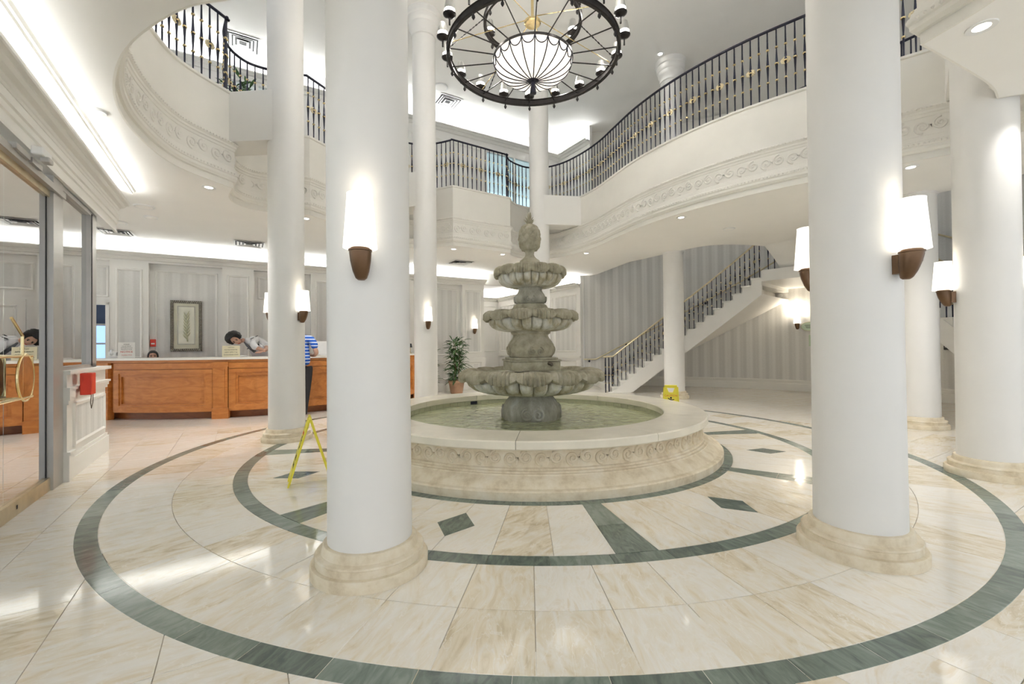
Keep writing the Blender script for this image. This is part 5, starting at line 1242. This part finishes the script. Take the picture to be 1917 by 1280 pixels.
hand(gd, (.16, -.37, 1.18), (-.5, -.25, -.05), side=-1)
skinned('neck', [(-.15, -.13, 1.38, .058), (-.21, -.16, 1.41, .052)], [(0, 1)], 'skin', gd)
head(gd, (-.205, -.12, 1.345), (rad(38), rad(-42), rad(-22)), 'curly')
m = MB(); m.tube([(-.15, -.205, 1.36), (-.11, -.235, 1.30), (-.05, -.235, 1.235), (.02, -.21, 1.17)], [.012, .022, .028, .03], 8); m.build('tie', 'tie', gd, True)
m = MB(); m.bbox(-.03, .05, -.02, .02, 0, .012, .004, Matrix.Translation((.03, .03, 1.462)) @ Matrix.Rotation(rad(-35), 4, 'Y')); m.bbox(-.03, .04, -.02, .02, 0, .01, .004, Matrix.Translation((-.03, -.24, 1.425)) @ Matrix.Rotation(rad(-30), 4, 'Y')); m.build('shoulder_epaulettes', 'ink', gd)
m = MB(); m.bbox(-.035, .035, -.004, .004, -.018, .018, .002, Matrix.Translation((.055, -.197, 1.30)) @ Matrix.Rotation(rad(-30), 4, 'Y')); m.bbox(-.03, .03, -.004, .004, -.008, .008, .002, Matrix.Translation((-.08, -.225, 1.24)) @ Matrix.Rotation(rad(-25), 4, 'Y')); m.build('badges', 'ink', gd)
# receptionist seated behind the counter, only the top of the head shows
rp_ = Vector((-7.42, 9.20, 0))
rc = thing('person', 'seated receptionist with dark hair peeking over the counter', 'person', rp_, face_cam(rp_))
skinned('blouse', [(0, .08, .50, .15), (0, .06, .72, .13), (0, .05, .92, .14), (0, .04, 1.01, .07), (-.17, .04, .93, .06), (-.22, -.05, .72, .05), (-.16, -.18, .72, .04), (.17, .04, .93, .06), (.22, -.05, .72, .05), (.16, -.18, .72, .04)], [(0, 1), (1, 2), (2, 3), (2, 4), (4, 5), (5, 6), (2, 7), (7, 8), (8, 9)], 'shirtw', rc)
skinned('trousers', [(0, .1, .48, .14), (-.1, .0, .50, .08), (-.1, -.28, .48, .065), (-.1, -.26, .08, .045), (-.1, -.34, .05, .04), (.1, .0, .50, .08), (.1, -.28, .48, .065), (.1, -.26, .08, .045), (.1, -.34, .05, .04)], [(0, 1), (1, 2), (2, 3), (3, 4), (0, 5), (5, 6), (6, 7), (7, 8)], 'pants', rc)
skinned('neck', [(0, .04, 1.0, .05), (0, .03, 1.1, .047)], [(0, 1)], 'skin', rc)
head(rc, (0, .02, 1.045), (0, 0, 0), 'smooth')
hand(rc, (-.16, -.18, .72), (.1, -1, 0)); hand(rc, (.16, -.18, .72), (-.1, -1, 0), side=-1)
cb = thing('desk_chair', 'dark desk chair of the seated receptionist', 'chair', (rp_.x, rp_.y, 0), face_cam(rp_))
m = MB(); m.bbox(-.25, .25, -.2, .28, .30, .36, .02); m.build('seat', 'black', cb); m = MB(); m.bbox(-.22, .22, .27, .33, .42, .95, .02); m.build('backrest', 'black', cb); m = MB(); m.tube([(0, .05, .08), (0, .05, .3)], .03, 8); m.build('column', 'iron', cb)
for k in range(5):
    m = MB(); a = 2*PI*k/5; m.tube([(0, .05, .09), (.28*cos(a), .05+.28*sin(a), .05)], [.025, .018], 6); m.sphere((.28*cos(a), .05+.28*sin(a), .025), .025, 8, 6); m.build('leg', 'iron', cb)
# man in striped polo leaning on the counter
mp_ = Vector((-4.11, 8.58, 0))
mn = thing('person', 'man in blue and white striped polo leaning on the reception counter', 'person', mp_, face_cam(mp_))
mx_ = .15
skinned('trousers', [(mx_-.08, .02, 1.06, (.15, .12)), (mx_-.16, .02, .88, .098), (mx_-.17, .0, .48, .072), (mx_-.16, .03, .09, .05), (mx_-.18, -.08, .045, .042), (mx_, .02, .90, .112), (mx_-.02, .0, .5, .08), (mx_-.05, .03, .09, .05), (mx_-.05, -.08, .045, .042)], [(0, 1), (1, 2), (2, 3), (3, 4), (0, 5), (5, 6), (6, 7), (7, 8)], 'pants', mn)
skinned('polo_shirt', [(mx_-.08, .02, .93, (.165, .135)), (mx_-.09, .03, 1.14, (.17, .135)), (mx_-.11, .06, 1.36, (.18, .13)), (mx_-.13, .09, 1.50, (.14, .10)), (mx_-.14, .12, 1.58, .065), (mx_+.06, .06, 1.50, .085), (mx_+.12, .02, 1.40, .078), (mx_+.14, .0, 1.28, .068), (mx_-.33, .10, 1.48, .085), (mx_-.38, .14, 1.32, .068)], [(0, 1), (1, 2), (2, 3), (3, 4), (3, 5), (5, 6), (6, 7), (3, 8), (8, 9)], 'polo', mn)
skinned('arm', [(mx_+.135, .0, 1.31, .05), (mx_+.165, -.01, 1.20, .046), (mx_+.12, .12, 1.16, .038), (mx_+.04, .26, 1.17, .03)], [(0, 1), (1, 2), (2, 3)], 'skin', mn); hand(mn, (mx_+.04, .26, 1.17), (-.5, 1, 0))
skinned('arm', [(mx_-.38, .14, 1.34, .048), (mx_-.39, .22, 1.2, .042), (mx_-.32, .34, 1.17, .03)], [(0, 1), (1, 2)], 'skin', mn); hand(mn, (mx_-.32, .34, 1.17), (.4, 1, 0), side=-1)
skinned('neck', [(mx_-.14, .12, 1.56, .055), (mx_-.15, .14, 1.66, .05)], [(0, 1)], 'skin', mn); head(mn, (mx_-.15, .15, 1.61), (rad(12), 0, PI), 'smooth')
gd.scale = (1.12, 1.12, 1.06)
